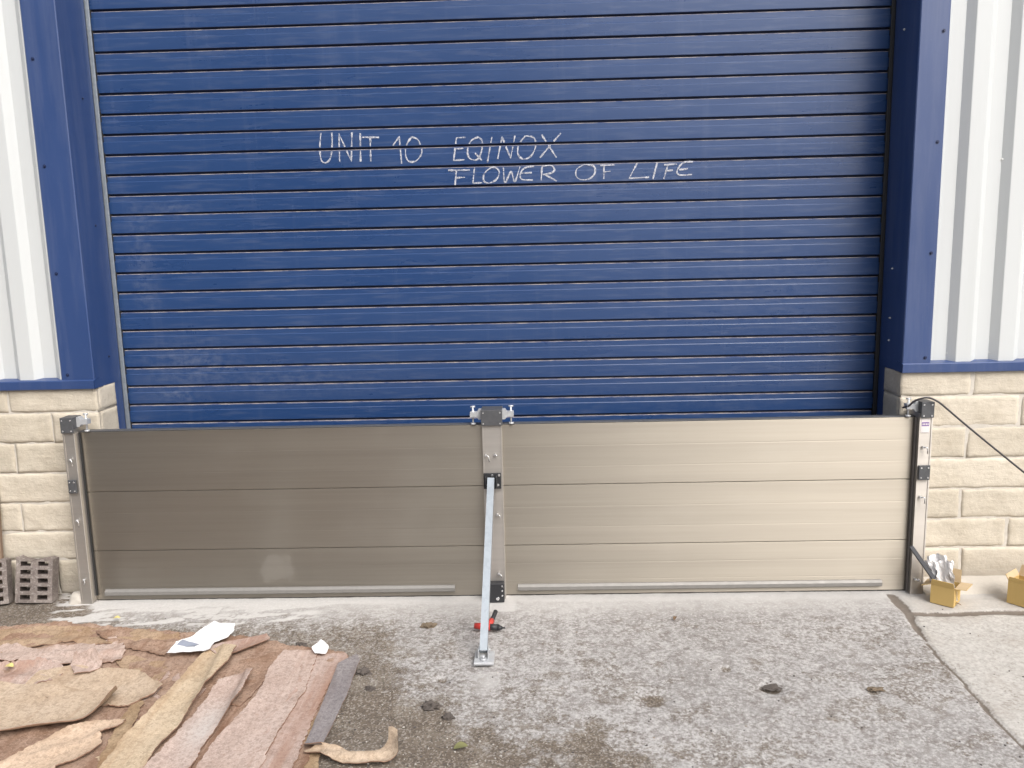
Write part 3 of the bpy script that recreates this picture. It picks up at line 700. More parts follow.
# ================================================================== CARDBOARD, PAPER AND LITTER ON THE GROUND
def m_card(name, c, c2, wet=(0.20, 0.125, 0.075), wetness=.35, worn=.0, seed=0.0):
    t = NT(name); mp = t.vec(); 
    ofs = t.n('ShaderNodeMapping'); t.t.links.new(t.co.outputs['Object'], ofs.inputs[0]); ofs.inputs['Location'].default_value = (seed, seed * 1.7, 0)
    v = ofs.outputs[0]
    n1 = t.noise(5, 6, .65, v); n2 = t.noise(60, 5, .8, v); n3 = t.noise(17, 5, .7, v, 1.2); fib = t.noise(150, 3, .8, v)
    col = t.mix(t.ramp(n1, [(.35, 0.0), (.65, 1.0)]), c, c2)
    col = t.mix(t.math('MULTIPLY', t.ramp(n2, [(.48, 0.0), (.58, 1.0)]), .6), col, tuple(k * .60 for k in c))
    col = t.mix(t.math('MULTIPLY', t.ramp(fib, [(.52, 0.0), (.64, 1.0)]), .40), col, tuple(min(.8, k * 1.5) for k in c2))
    col = t.mix(t.math('MULTIPLY', t.ramp(n3, [(.56, 0.0), (.72, 1.0)]), wetness), col, wet)
    col = t.mix(t.math('MULTIPLY', t.attr('edge'), .55), col, wet)
    if worn: col = t.mix(t.math('MULTIPLY', t.attr('worn'), t.ramp(n2, [(.3, 1.0), (.62, .35)])), col, (0.52, 0.50, 0.48))
    ang = t.n('ShaderNodeMapping'); t.t.links.new(v, ang.inputs[0]); ang.inputs['Rotation'].default_value = (0, 0, .35 + .12 * math.sin(seed * 2.1)); ang.inputs['Scale'].default_value = (1, .10, 1)
    lin = t.noise(34, 5, .7, ang.outputs[0]); fl = t.noise(7, 4, .65, ang.outputs[0])
    col = t.mix(t.math('MULTIPLY', t.ramp(fl, [(.52, 0.0), (.66, 1.0)]), wetness * .9), col, tuple(k * .8 for k in (wet[0] * 1.35, wet[1] * 1.2, wet[2] * 1.1)))
    col = t.mix(t.math('MULTIPLY', t.ramp(lin, [(.55, 0.0), (.66, 1.0)]), .28), col, tuple(min(.8, k * 1.3) for k in c2))
    t.bump(t.math('ADD', t.math('ADD', t.math('MULTIPLY', n2, .5), t.math('MULTIPLY', lin, .7)), t.math('MULTIPLY', n3, .4)), .45, .005)
    return t.set(color=col, rough=.85, spec=.25)
def inside(p, poly):
    x, y = p; c = False; n = len(poly)
    for i in range(n):
        (x0, y0), (x1, y1) = poly[i], poly[(i + 1) % n]
        if (y0 > y) != (y1 > y) and x < (x1 - x0) * (y - y0) / (y1 - y0) + x0: c = not c
    return c
def edge_dist(p, poly):
    b = 9
    P = Vector(p)
    for i in range(len(poly)):
        a, c = Vector(poly[i]), Vector(poly[(i + 1) % len(poly)]); d = c - a
        t = max(0, min(1, (P - a).dot(d) / max(1e-9, d.length_squared))); b = min(b, (a + d * t - P).length)
    return b
def field(x, y):
    return relief(x, y) + .005 * fbm(x * 2.0, y * 2.0, 21, 2)
def sheet(name, poly, level, mat, label, cat, th=.003, lift=.006, step=.022, curls=(), rag=.004, group=None, folds=(), worn=None, crumple=.0, z=None):
    """a lying sheet: ragged outline, follows the ground, edges lifting, optional curls (line point, direction in, width, height)"""
    # ragged outline
    out = []; sd = random.random() * 60
    for i in range(len(poly)):
        a, c = Vector(poly[i]), Vector(poly[(i + 1) % len(poly)]); n = max(1, int((c - a).length / .009)); nn = Vector((-(c - a).y, (c - a).x)).normalized()
        for k in range(n):
            p = a.lerp(c, k / n); j = rag * (fbm(p.x * 14 + sd, p.y * 14, sd, 2) * .8 + .9 * fbm(p.x * 70, p.y * 70, sd, 3)) if k else 0
            out.append(p + nn * j)
    xs = [p.x for p in out]; ys = [p.y for p in out]; pts = list(out)
    y = min(ys)
    while y < max(ys):
        x = min(xs)
        while x < max(xs):
            q = (x + random.uniform(-.3, .3) * step, y + random.uniform(-.3, .3) * step)
            if inside(q, out) and edge_dist(q, poly) > step * .45 + rag: pts.append(Vector(q))
            x += step
        y += step
    n = len(out)
    vv, _, ff, *_r = delaunay_2d_cdt(pts, [(i, (i + 1) % n) for i in range(n)], [], 1, 1e-5)
    bm = bmesh.new(); el = bm.verts.layers.float.new('edge'); wl = bm.verts.layers.float.new('worn'); top = []
    for p in vv:
        e = edge_dist((p.x, p.y), poly)
        h = (field(p.x, p.y) if z is None else 0) + (.004 + level * .0048 if z is None else z)
        h += (.006 if level == 0 else 0)
        h += lift * max(0, .5 + fbm(p.x * 6 + sd, p.y * 6, sd, 2)) * (1 - sstep(0, .055, e))
        h += crumple * fbm(p.x * 16 + sd, p.y * 16, 3, 4)
        px, py = p.x, p.y
        for (ox, oy, dx, dy, wd, ht) in curls:
            t = (p.x - ox) * dx + (p.y - oy) * dy            # distance towards the curled edge
            if t > 0:
                k = min(1.3, t / wd); h += ht * k * k; px -= dx * t * .25 * k; py -= dy * t * .25 * k
        for (fx, fy, dx, dy, wd, ht) in folds:
            t = abs((p.x - fx) * -dy + (p.y - fy) * dx); h += ht * math.exp(-(t / wd) ** 2)
        v = bm.verts.new((px, py, h)); v[el] = max(0, 1 - e / .018) * max(0, .25 + 1.1 * fbm(p.x * 9, p.y * 9, sd, 2)); top.append(v)
        v[wl] = band(p.x, worn[0], worn[2]) * band(p.y, worn[1], worn[3]) if worn else 0
    for f in ff:
        try: bm.faces.new([top[i] for i in f]).smooth = True
        except ValueError: pass
    bmesh.ops.recalc_face_normals(bm, faces=bm.faces[:])
    if sum(f.normal.z for f in bm.faces) < 0: bmesh.ops.reverse_faces(bm, faces=bm.faces[:])
    loops = [e for e in bm.edges if len(e.link_faces) == 1]
    low = {}
    for v in top:
        nv = bm.verts.new(v.co - Vector((0, 0, th))); nv[el] = v[el]; nv[wl] = v[wl]; low[v] = nv
    for f in list(bm.faces):
        try: bm.faces.new([low[v] for v in reversed(f.verts)]).smooth = True
        except KeyError: pass
    for e in loops:
        a, b = e.verts; bm.faces.new((a, b, low[b], low[a])).material_index = 1; e.smooth = False; bm.edges.get((low[a], low[b])).smooth = False
    bmesh.ops.recalc_face_normals(bm, faces=bm.faces[:])
    mb = MB(); mb.bm.free(); mb.bm = bm
    cx, cy = sum(xs) / n, sum(ys) / n
    o = mb.build(name, [mat, M['core'] if cat == 'cardboard' else mat], None, (cx, cy, 0), False)
    return tag(o, label, cat, group)
POLY= {'base':[(-2.774,3.428),(-2.404,3.439),(-2.237,3.476),(-1.87,3.405),(-1.595,3.359),(-1.305,3.313),(-1.03,3.214),(-0.821,3.156),(-0.776,3.087),(-0.792,2.783),(-0.773,2.265),(-1.945,2.227)],'back':[(-2.649,3.384),(-2.419,3.419),(-2.219,3.444),(-1.911,3.396),(-1.613,3.35),(-1.58,3.254),(-1.832,3.241),(-2.113,3.266),(-2.287,3.188),(-2.492,3.166)],'pinklong':[(-2.556,3.194),(-2.329,3.252),(-2.164,3.203),(-1.875,3.308),(-1.786,3.195),(-1.754,3.107),(-1.869,3.068),(-1.983,3.045),(-2.142,3.098),(-2.454,3.054)],'backtwo':[(-2.023,3.389),(-1.752,3.353),(-1.573,3.32),(-1.569,3.208),(-1.585,3.138),(-1.72,3.193),(-1.827,3.232),(-1.947,3.29)],'leftwet':[(-2.479,3.088),(-2.175,3.082),(-2.077,3.097),(-1.957,3.045),(-1.935,2.964),(-1.989,2.919),(-2.002,2.874),(-2.316,2.865)],'ochrepatch':[(-1.78,3.108),(-1.75,3.15),(-1.642,3.122),(-1.565,3.103),(-1.511,3.004),(-1.521,2.911),(-1.552,2.867),(-1.674,2.975)],'brownpatch':[(-1.271,2.999),(-1.243,3.08),(-1.157,3.137),(-1.085,3.18),(-1.074,3.076),(-1.089,2.896),(-1.122,2.747),(-1.182,2.755),(-1.237,2.79)],'brownstrip':[(-1.506,2.526),(-1.532,2.674),(-1.54,2.795),(-1.502,2.78),(-1.449,2.567),(-1.338,2.27),(-1.422,2.27),(-1.48,2.424)],'tornbit':[(-1.94,3.044),(-1.935,3.094),(-1.899,3.076),(-1.835,3.084),(-1.796,3.041),(-1.824,2.986),(-1.877,2.963)],'tanpoint':[(-2.048,3.014),(-1.94,3.044),(-1.628,3.006),(-1.472,2.873),(-1.476,2.815),(-1.543,2.74),(-1.817,2.765),(-2.042,2.875)],'pinkunder':[(-1.56,2.867),(-1.499,3.068),(-1.355,3.099),(-1.301,2.862),(-1.337,2.595),(-1.332,2.27),(-1.429,2.271),(-1.512,2.693)],'yellow':[(-1.412,3.134),(-1.356,3.177),(-1.213,3.139),(-1.225,3.03),(-1.27,2.862),(-1.286,2.645),(-1.305,2.489),(-1.3,2.269),(-1.445,2.271),(-1.454,2.508),(-1.43,2.759)],'pinkstrip':[(-1.266,2.914),(-1.196,2.951),(-1.108,2.964),(-1.103,2.802),(-1.137,2.668),(-1.154,2.51),(-1.145,2.268),(-1.332,2.27),(-1.292,2.444),(-1.275,2.644),(-1.26,2.79)],'panelA':[(-1.1,3.028),(-1.086,3.171),(-0.937,3.159),(-0.903,2.855),(-0.922,2.59),(-0.916,2.266),(-1.129,2.268),(-1.133,2.51),(-1.11,2.655),(-1.08,2.801)],'panelB':[(-0.985,3.134),(-0.821,3.156),(-0.784,3.087),(-0.829,2.854),(-0.815,2.529),(-0.804,2.265),(-0.96,2.266),(-0.976,2.56),(-0.946,2.856)],'tanedge':[(-0.809,2.854),(-0.791,2.905),(-0.788,2.65),(-0.7,2.264),(-0.827,2.265),(-0.831,2.559)],'grey':[(-0.824,3.047),(-0.764,3.129),(-0.74,3.078),(-0.734,2.782),(-0.742,2.516),(-0.739,2.438),(-0.803,2.45),(-0.811,2.682)],'smallpink':[(-1.435,3.17),(-1.341,3.23),(-1.198,3.301),(-1.169,3.254),(-1.249,3.157),(-1.325,3.098)],'bigtan':[(-2.408,2.881),(-2.148,2.914),(-1.971,2.889),(-1.748,2.848),(-1.606,2.817),(-1.561,2.767),(-1.568,2.714),(-1.627,2.63),(-1.702,2.57),(-1.896,2.537),(-2.136,2.522)],'peach':[(-1.816,2.226),(-1.806,2.401),(-1.763,2.494),(-1.702,2.57),(-1.619,2.649),(-1.504,2.648),(-1.505,2.592),(-1.547,2.55),(-1.505,2.491),(-1.537,2.436),(-1.591,2.383),(-1.593,2.225)],'tanbit':[(-1.531,2.425),(-1.497,2.458),(-1.393,2.27),(-1.461,2.271)],'curl':[(-0.801,2.455),(-0.747,2.494),(-0.661,2.464),(-0.568,2.458),(-0.509,2.491),(-0.495,2.531),(-0.456,2.501),(-0.465,2.429),(-0.534,2.387),(-0.645,2.394),(-0.743,2.427)],'paper':[(-1.571,3.127),(-1.571,3.216),(-1.529,3.261),(-1.502,3.336),(-1.467,3.385),(-1.375,3.382),(-1.354,3.313),(-1.359,3.257),(-1.395,3.203),(-1.385,3.123)],'mark':[(-1.548,3.233),(-1.458,3.195),(-1.465,3.16),(-1.555,3.188)],'scrap':[(-0.963,3.159),(-0.934,3.23),(-0.894,3.175),(-0.891,3.115),(-0.938,3.116)]}
M['core'] = m_plain('cardboard_core', (0.24, 0.145, 0.10), .9, 0, .3, 50)
C = {}
C['base'] = m_card('wet_kraft_paper', (0.25, 0.155, 0.105), (0.37, 0.27, 0.21), (0.15, 0.08, 0.05), .7, 0, 1)
C['back'] = m_card('ochre_wet_card', (0.30, 0.205, 0.125), (0.38, 0.285, 0.205), (0.20, 0.125, 0.075), .6, 0, 2)
C['pink'] = m_card('pinkish_card', (0.40, 0.305, 0.26), (0.48, 0.385, 0.34), (0.27, 0.175, 0.13), .5, 1, 3)
C['pink2'] = m_card('pinkish_card_stained', (0.38, 0.29, 0.25), (0.46, 0.37, 0.33), (0.26, 0.155, 0.11), .6, 0, 14)
C['tan'] = m_card('tan_card', (0.42, 0.322, 0.232), (0.48, 0.385, 0.295), (0.27, 0.19, 0.12), .4, 0, 5)
C['yellow'] = m_card('yellowish_card', (0.45, 0.35, 0.24), (0.51, 0.415, 0.305), (0.30, 0.205, 0.12), .45, 0, 8)
C['peach'] = m_card('peach_card', (0.50, 0.375, 0.275), (0.56, 0.43, 0.325), (0.36, 0.245, 0.16), .3, 0, 11)
C['brown'] = m_card('brown_card', (0.31, 0.22, 0.135), (0.37, 0.275, 0.18), (0.20, 0.125, 0.07), .45, 0, 9)
C['grey'] = m_card('grey_card', (0.20, 0.18, 0.185), (0.255, 0.235, 0.235), (0.15, 0.12, 0.11), .35, 0, 6)
C['white'] = m_plain('white_paper', (0.80, 0.81, 0.82), .7, 0, .03, 20, .15)
C['mark'] = m_plain('blue_grey_print', (0.27, 0.30, 0.37), .7, 0, .1, 60)
card = 'flattened cardboard on the ground'
K = 'cardboard'
sheet('cardboard_sheet', POLY['base'], 0, C['base'], 'large sodden brown paper sheet spread under all the other cardboard', K, .002, .008, .030, (), .014, card, crumple=.007)
sheet('cardboard_sheet', POLY['back'], 1, C['back'], 'ochre-brown wet cardboard strip lying farthest back, nearest the barrier', K, .003, .010, .020, ((-2.0, 3.37, 0, 1, .08, .014),), .012, card, ((-2.0, 3.30, 1, .05, .02, .012), (-2.0, 3.36, 1, -.06, .012, .008)), None, .009)
sheet('cardboard_sheet', POLY['backtwo'], 2, C['base'], 'dark brown crumpled paper strip between the ochre strip and the white paper', K, .002, .010, .018, (), .012, card, ((-1.7, 3.26, 1, -.1, .015, .010),), None, .010)
sheet('cardboard_sheet', POLY['pinklong'], 2, C['pink'], 'long pale pink torn cardboard strip in front of the ochre wet strip', K, .003, .012, .020, ((-2.1, 3.10, 0, -1, .08, .014),), .012, card, ((-2.0, 3.17, 1, .1, .02, .012), (-2.0, 3.11, 1, -.03, .012, .008)), None, .008)
sheet('cardboard_sheet', POLY['leftwet'], 2, C['pink2'], 'wet reddish torn cardboard at the left edge with a yellow leaf on it', K, .003, .010, .020, ((-2.1, 3.03, 0, 1, .05, .016),), .014, card, ((-2.1, 2.97, 1, .1, .015, .010),), None, .009)
sheet('cardboard_sheet', POLY['ochrepatch'], 1, C['back'], 'ochre stained cardboard patch just left of the pinkish strips', K, .003, .008, .018, (), .010, card, (), None, .006)
sheet('cardboard_sheet', POLY['pinkunder'], 1, C['pink2'], 'pinkish cardboard strip running under the left edge of the yellowish strip', K, .004, .005, .022, (), .006, card)
sheet('cardboard_sheet', POLY['tanpoint'], 3, C['tan'], 'tan cardboard flap with a pointed right end, half under the large curled sheet', K, .005, .012, .022, ((-1.55, 2.80, .6, -.8, .12, .012),), .007, card, (), None, .004)
sheet('cardboard_sheet', POLY['brownpatch'], 2, C['base'], 'brown stained cardboard patch between the yellowish strip and the broad pink panels', K, .004, .008, .020, (), .010, card, (), None, .006)
sheet('cardboard_sheet', POLY['panelB'], 2, C['pink2'], 'pinkish cardboard panel beside the narrow grey strip, white scrap on it', K, .005, .006, .022, (), .009, card, (), None, .003)
sheet('cardboard_sheet', POLY['panelA'], 3, C['pink'], 'broad pinkish cardboard panel with worn speckled face between two pink panels', K, .0055, .006, .022, ((-1.13, 2.7, -1, .1, .05, .016),), .006, card, (), None, .003)
sheet('cardboard_sheet', POLY['pinkstrip'], 4, C['pink'], 'pinkish cardboard strip with a whitish worn patch right of the yellowish strip', K, .0055, .008, .022, ((-1.17, 2.6, 1, .12, .05, .016),), .007, card, (), (-1.19, 2.60, .06, .13), .003)
sheet('cardboard_sheet', POLY['yellow'], 5, C['yellow'], 'yellowish tan cardboard strip running from the white paper to the foreground', K, .006, .010, .022, ((-1.31, 2.6, 1, .15, .06, .014),), .006, card, (), None, .003)
sheet('cardboard_sheet', POLY['tanedge'], 1, C['brown'], 'thin brown cardboard edge showing between the pink panel and the grey strip', K, .003, .004, .02, (), .006, card)
sheet('cardboard_sheet', POLY['grey'], 3, C['grey'], 'narrow dark grey cardboard strip along the right edge of the pile', K, .003, .007, .02, ((-.77, 2.52, 0, -1, .07, .022),), .002, card)
sheet('cardboard_sheet', POLY['smallpink'], 5, C['pink2'], 'small narrow pinkish cardboard strip touching the right end of the white paper', K, .003, .010, .018, ((-1.22, 3.26, .7, .7, .08, .010),), .004, card)
sheet('cardboard_sheet', POLY['bigtan'], 5, C['tan'], 'large curled tan cardboard sheet at the left, its front edge lifted', K, .004, .010, .022, ((-1.9, 2.62, .22, -.975, .10, .030), (-1.68, 2.78, 1, 0, .10, .040)), .004, card)
sheet('cardboard_sheet', POLY['peach'], 3, C['peach'], 'bright peach torn cardboard piece in the front left below the curled tan sheet', K, .004, .012, .02, ((-1.55, 2.50, .9, -.3, .08, .020),), .010, card, ((-1.6, 2.52, .8, .5, .012, .008),), None, .004)
sheet('cardboard_piece', POLY['tanbit'], 1, C['yellow'], 'small tan cardboard tab poking out in front of the peach piece', K, .003, .006, .02, (), .003, card)
sheet('cardboard_sheet', POLY['brownstrip'], 2, C['brown'], 'brown creased cardboard strip between the peach piece and the pinkish strips', K, .003, .008, .02, (), .006, card, ((-1.46, 2.6, .2, 1, .010, .008), (-1.49, 2.6, .2, 1, .008, .006)))
sheet('cardboard_piece', POLY['tornbit'], 4, C['pink'], 'small pale torn cardboard piece standing up behind the tan pointed flap', K, .003, .014, .014, ((-1.83, 3.02, .2, .98, .04, .035),), .006, card)
sheet('cardboard_sheet', POLY['curl'], 1, C['tan'], 'curled brown cardboard strip lying by itself on the dirty concrete', K, .003, .014, .014, ((-.53, 2.45, .85, .5, .05, .026), (-.66, 2.45, 0, 1, .04, .016), (-.62, 2.41, 0, -1, .03, .010)), .003, card, ((-.62, 2.44, .97, .1, .016, .014),), None, .008)
wp = sheet('paper_sheet', POLY['paper'], 7, C['white'], 'torn white paper with a blue-grey printed patch on the cardboard', 'paper', .0012, .010, .018, (), .004, None, ((-1.43, 3.28, -.3, .95, .02, .008),), None, .006)
sheet('paper_scrap', POLY['scrap'], 5, C['white'], 'small white paper scrap on the pinkish panel near the grey strip', 'paper', .0012, .010, .014, ((-.92, 3.17, .3, .9, .05, .010),), .002, None, (), None, .004)
# the printed patch lies in the sheet itself: same surface, one millimetre up
pm_ = bmesh.new(); pm_.from_mesh(wp.data); keep = POLY['mark']
mb = MB(); g = 12
from mathutils.bvhtree import BVHTree
bv = BVHTree.FromBMesh(pm_); q0, q1, q2, q3 = [Vector(p) for p in keep]; rows = []
for j in range(g + 1):
    row = []
    for i in range(g + 1):
        p = q0.lerp(q1, i / g).lerp(q3.lerp(q2, i / g), j / g) - Vector(wp.location[:2])
        h = bv.ray_cast(Vector((p.x, p.y, 1)), Vector((0, 0, -1)))[0]
        row.append(mb.bm.verts.new((p.x, p.y, (h.z if h else .04) + .0012)))
    rows.append(row)
for j in range(g):
    for i in range(g): mb.bm.faces.new((rows[j][i], rows[j][i + 1], rows[j + 1][i + 1], rows[j + 1][i])).smooth = True
pk = mb.build('printed_patch', C['mark']); pk.parent = wp; pm_.free()

# ---- cardboard boxes by the right post
bx_n = NT('new_cardboard'); f1 = bx_n.noise(9, 4); f2 = bx_n.noise(90, 4, .7, bx_n.vec((1, 1, .1)))
M['box'] = bx_n.set(color=bx_n.mix(bx_n.math('ADD', bx_n.math('MULTIPLY', f1, .5), bx_n.math('MULTIPLY', f2, .5)), (0.50, 0.345, 0.125), (0.60, 0.43, 0.175)), rough=.75, spec=.3)
ip = NT('inner_cardboard'); M['boxin'] = ip.set(color=ip.mix(ip.noise(30, 4), (0.46, 0.34, 0.20), (0.56, 0.43, 0.27)), rough=.85)
def open_box(loc, rz, wx, wy, h, flaps, label):
    root = empty('cardboard_box', loc, rz); root['_local'] = 1
    tag(root, label, 'cardboard box', 'small cardboard boxes by the right post'); th = .003
    mb = MB(); mb.box(-wx / 2, wx / 2, -wy / 2, -wy / 2 + th, 0, h); mb.box(-wx / 2, wx / 2, wy / 2 - th, wy / 2, 0, h)
    mb.box(-wx / 2, -wx / 2 + th, -wy / 2 + th, wy / 2 - th, 0, h); mb.box(wx / 2 - th, wx / 2, -wy / 2 + th, wy / 2 - th, 0, h); mb.box(-wx / 2 + th, wx / 2 - th, -wy / 2 + th, wy / 2 - th, 0.001, th)
    mb.build('carton', M['box'], root)
    for side, ang, ln in flaps:
        half = wx / 2 if side in 'FB' else wy / 2
        pts = [(-half, 0), (half, 0), (half - .004, ln), (-half + .004, ln)]
        mb = MB(); a = rad(ang)
        def P(s, e, off):  # s along hinge, e out along flap, off thickness
            o, z = e * math.cos(a) - off * math.sin(a), h + .001 + e * math.sin(a) + off * math.cos(a)
            return {'F': (s, -wy / 2 - o, z), 'B': (s, wy / 2 + o, z), 'L': (-wx / 2 - o, s, z), 'R': (wx / 2 + o, s, z)}[side]
        lo = [mb.bm.verts.new(P(s, e, 0)) for s, e in pts]; hi = [mb.bm.verts.new(P(s, e, .0028)) for s, e in pts]
        for k in range(4): mb.bm.faces.new((lo[k], lo[(k + 1) % 4], hi[(k + 1) % 4], hi[k])).material_index = 0
        mb.bm.faces.new(lo).material_index = 0; mb.bm.faces.new(hi).material_index = 1
        mb.build('flap', [M['box'], M['boxin']], root)
    root.pop('_local', None) if hasattr(root, 'pop') else None
    return root
b1 = open_box((1.912, 3.602, .002), rad(-42), .100, .105, .088, (('F', 72, .030), ('B', 80, .060), ('L', -25, .046), ('R', 8, .050)), 'open cardboard box at the foot of the right post, packed with crumpled white paper')
b2 = open_box((2.268, 3.575, .002), rad(-52), .115, .115, .105, (('F', 84, .022), ('B', 70, .05), ('L', 60, .03), ('R', 15, .05)), 'open cardboard box standing alone at the right edge of the photo')
# crumpled packing paper standing out of the first box
def crumple_strip(mb, base, top, wd, seed, mi=0):
    base, top = Vector(base), Vector(top); ax = top - base; u = ax.cross(Vector((0.5, 1, 0))).normalized(); v = u.cross(ax).normalized(); rows = []
    nv, nu = 16, 9
    for j in range(nv + 1):
        row = []
        for i in range(nu + 1):
            a = (i / nu - .5) * wd * (1 + .25 * fbm(j * .3, seed, 0, 2)); s = j / nv
            z = (.020 * math.sin(a * 95 + seed) * .6 + .016 * fbm(a * 60 + seed, s * 3.5, seed, 3))
            row.append(mb.bm.verts.new(base + ax * (s + .05 * fbm(i * .7, seed, 5, 2) * s) + u * a + v * z))
        rows.append(row)
    for j in range(nv):
        for i in range(nu):
            f = mb.bm.faces.new((rows[j][i], rows[j][i + 1], rows[j + 1][i + 1], rows[j + 1][i])); f.material_index = mi; f.smooth = False
mb = MB(); crumple_strip(mb, (1.905, 3.60, .02), (1.858, 3.600, .235), .075, 2.1); crumple_strip(mb, (1.92, 3.585, .02), (1.882, 3.580, .215), .07, 7.7); crumple_strip(mb, (1.90, 3.62, .02), (1.848, 3.625, .20), .06, 4.4)
M['tissue'] = m_plain('crumpled_white_paper', (0.78, 0.77, 0.77), .65, 0, .12, 60)
o = mb.build('packing_paper', M['tissue'], None, (1.90, 3.60, .02), False); tag(o, 'crumpled whitish packing paper sticking up out of the open box', 'paper')
mb = MB()
A1, B1 = Vector((1.757, 3.640, .262)), Vector((1.850, 3.590, .118)); dd = (B1 - A1).normalized(); uu = dd.cross(Vector((0, -1, .2))).normalized(); vv_ = uu.cross(dd)
mb.box(-.010, .010, -.006, .006, -(B1 - A1).length / 2, (B1 - A1).length / 2, .0025)
mt = Matrix((uu, vv_, dd)).transposed().to_4x4(); mt.translation = (A1 + B1) / 2
bmesh.ops.transform(mb.bm, matrix=mt, verts=mb.bm.verts)
o = mb.build('dark_bar', m_plain('dark_rubber_strip', (0.05, 0.052, 0.06), .55), None, (A1 + B1) / 2); tag(o, 'thin dark bar leaning out of the open box against the right post', 'bar')

# ---- black cable from the right post cap, sagging away to the right
pts = [(1.735, 3.745, .905), (1.748, 3.715, .918), (1.757, 3.700, .936), (1.772, 3.688, .951), (1.790, 3.680, .959), (1.808, 3.676, .9625), (1.826, 3.672, .9605), (1.845, 3.668, .952), (1.868, 3.665, .937), (1.905, 3.66, .905), (1.971, 3.65, .846), (2.12, 3.62, .716), (2.29, 3.59, .574), (2.60, 3.54, .335), (2.95, 3.47, .115), (3.15, 3.40, .03), (3.5, 3.2, .012), (4.0, 2.9, .012)]
def smooth(pts, n=6):
    P = [Vector(p) for p in pts]; out = []
    for i in range(len(P) - 1):
        p0, p1, p2, p3 = P[max(0, i - 1)], P[i], P[i + 1], P[min(len(P) - 1, i + 2)]
        for q in range(n):
            t = q / n; out.append(.5 * ((2 * p1) + (p2 - p0) * t + (2 * p0 - 5 * p1 + 4 * p2 - p3) * t * t + (3 * p1 - p0 - 3 * p2 + p3) * t ** 3))
    return out + [P[-1]]
mb = MB(); mb.tube(smooth(pts), .0045, 8)
o = mb.build('cable', m_plain('black_cable', (0.045, 0.04, 0.045), .5), None, (1.735, 3.745, .905)); tag(o, 'black cable draped over the right post and sloping down to the right', 'cable')

# ---- perforated bricks leaning on the left wall
bn = NT('weathered_clay'); q1_ = bn.noise(18, 6, .7); q2_ = bn.noise(90, 4, .7); 
bc = bn.mix(bn.ramp(q1_, [(.35, 0.0), (.65, 1.0)]), (0.15, 0.125, 0.115), (0.26, 0.225, 0.205)); bc = bn.mix(bn.math('MULTIPLY', bn.ramp(q2_, [(.52, 0.0), (.66, 1.0)]), .6), bc, (0.42, 0.39, 0.37))
bn.bump(bn.math('ADD', q2_, q1_), .6, .01); M['brick'] = bn.set(color=bc, rough=.92, spec=.2)
M['brick_in'] = m_plain('brick_hollow', (0.075, 0.058, 0.052), .95)
def brick_mesh(w, h, th):
    """hollow block: two columns of five slots through its broad face, broken upper edge"""
    mb = MB(); xs = [-w / 2, -w * .375, -w * .10, w * .10, w * .375, w / 2]; zs = [0]
    for k in range(5): a = h * (.055 + k * .187); zs += [a + .004, a + h * .118]
    zs.append(h); sd = 3.3
    def P(i, j, back):
        x, z = xs[i], zs[j]
        if j == len(zs) - 1: z += (.010 * fbm(x * 40, 1, sd, 2) - .004 + (-.010 if i in (2, 3) else .004))
        x += .003 * fbm(z * 30, i, sd, 2); 
        return Vector((x, th / 2 if back else -th / 2 + .002 * fbm(x * 40, z * 40, 2, 2), z))
    V = {}
    for b in (0, 1):
        for i in range(6):
            for j in range(len(zs)): V[i, j, b] = mb.bm.verts.new(P(i, j, b))
    hole = lambda i, j: i in (1, 3) and j % 2 == 1 and 1 <= j <= 9
    F = mb.bm.faces.new
    for i in range(5):
        for j in range(len(zs) - 1):
            if not hole(i, j):
                F((V[i, j, 0], V[i + 1, j, 0], V[i + 1, j + 1, 0], V[i, j + 1, 0])); F((V[i, j, 1], V[i, j + 1, 1], V[i + 1, j + 1, 1], V[i + 1, j, 1]))
            else:
                c = [(i, j), (i + 1, j), (i + 1, j + 1), (i, j + 1)]
                for k in range(4): a, b = c[k], c[(k + 1) % 4]; F((V[*a, 0], V[*a, 1], V[*b, 1], V[*b, 0])).material_index = 1
    for i in range(5):
        for j in (0, len(zs) - 1): F((V[i, j, 0], V[i, j, 1], V[i + 1, j, 1], V[i + 1, j, 0]))
    for j in range(len(zs) - 1):
        for i in (0, 5): F((V[i, j, 0], V[i, j + 1, 0], V[i, j + 1, 1], V[i, j, 1]))
    return mb
o = brick_mesh(.178, .222, .062).build('hollow_brick', [M['brick'], M['brick_in']]); o.location = (-2.503, 3.725, .004); o.rotation_euler = (rad(-10), rad(2.5), rad(4))
bv_ = o.modifiers.new('bevel', 'BEVEL'); bv_.width = .004; bv_.segments = 2; bv_.limit_method = 'ANGLE'
tag(o, 'grey hollow clay brick leaning on the wall, next to the left post', 'brick', 'hollow bricks against the wall')
o2 = o.copy(); COL.objects.link(o2); o2.location = (-2.710, 3.690, .004); o2.rotation_euler = (rad(-13), rad(-1.5), rad(14))
tag(o2, 'grey hollow clay brick cut off by the left edge of the picture', 'brick', 'hollow bricks against the wall')
# weathered board standing at the left edge
tw = NT('weathered_board'); g1 = tw.noise(25, 5, .7, tw.vec((1, 1, .08))); M['board'] = tw.set(color=tw.mix(g1, (0.13, 0.085, 0.06), (0.30, 0.215, 0.15)), rough=.85)
mb = MB(); mb.box(-.055, .055, -.012, .012, 0, .60, .003)
o = mb.build('timber_board', M['board']); o.location = (-2.735, 3.745, .004); o.rotation_euler = (rad(-6), rad(0), rad(5)); tag(o, 'brown weathered timber board leaning on the wall behind the bricks', 'board')
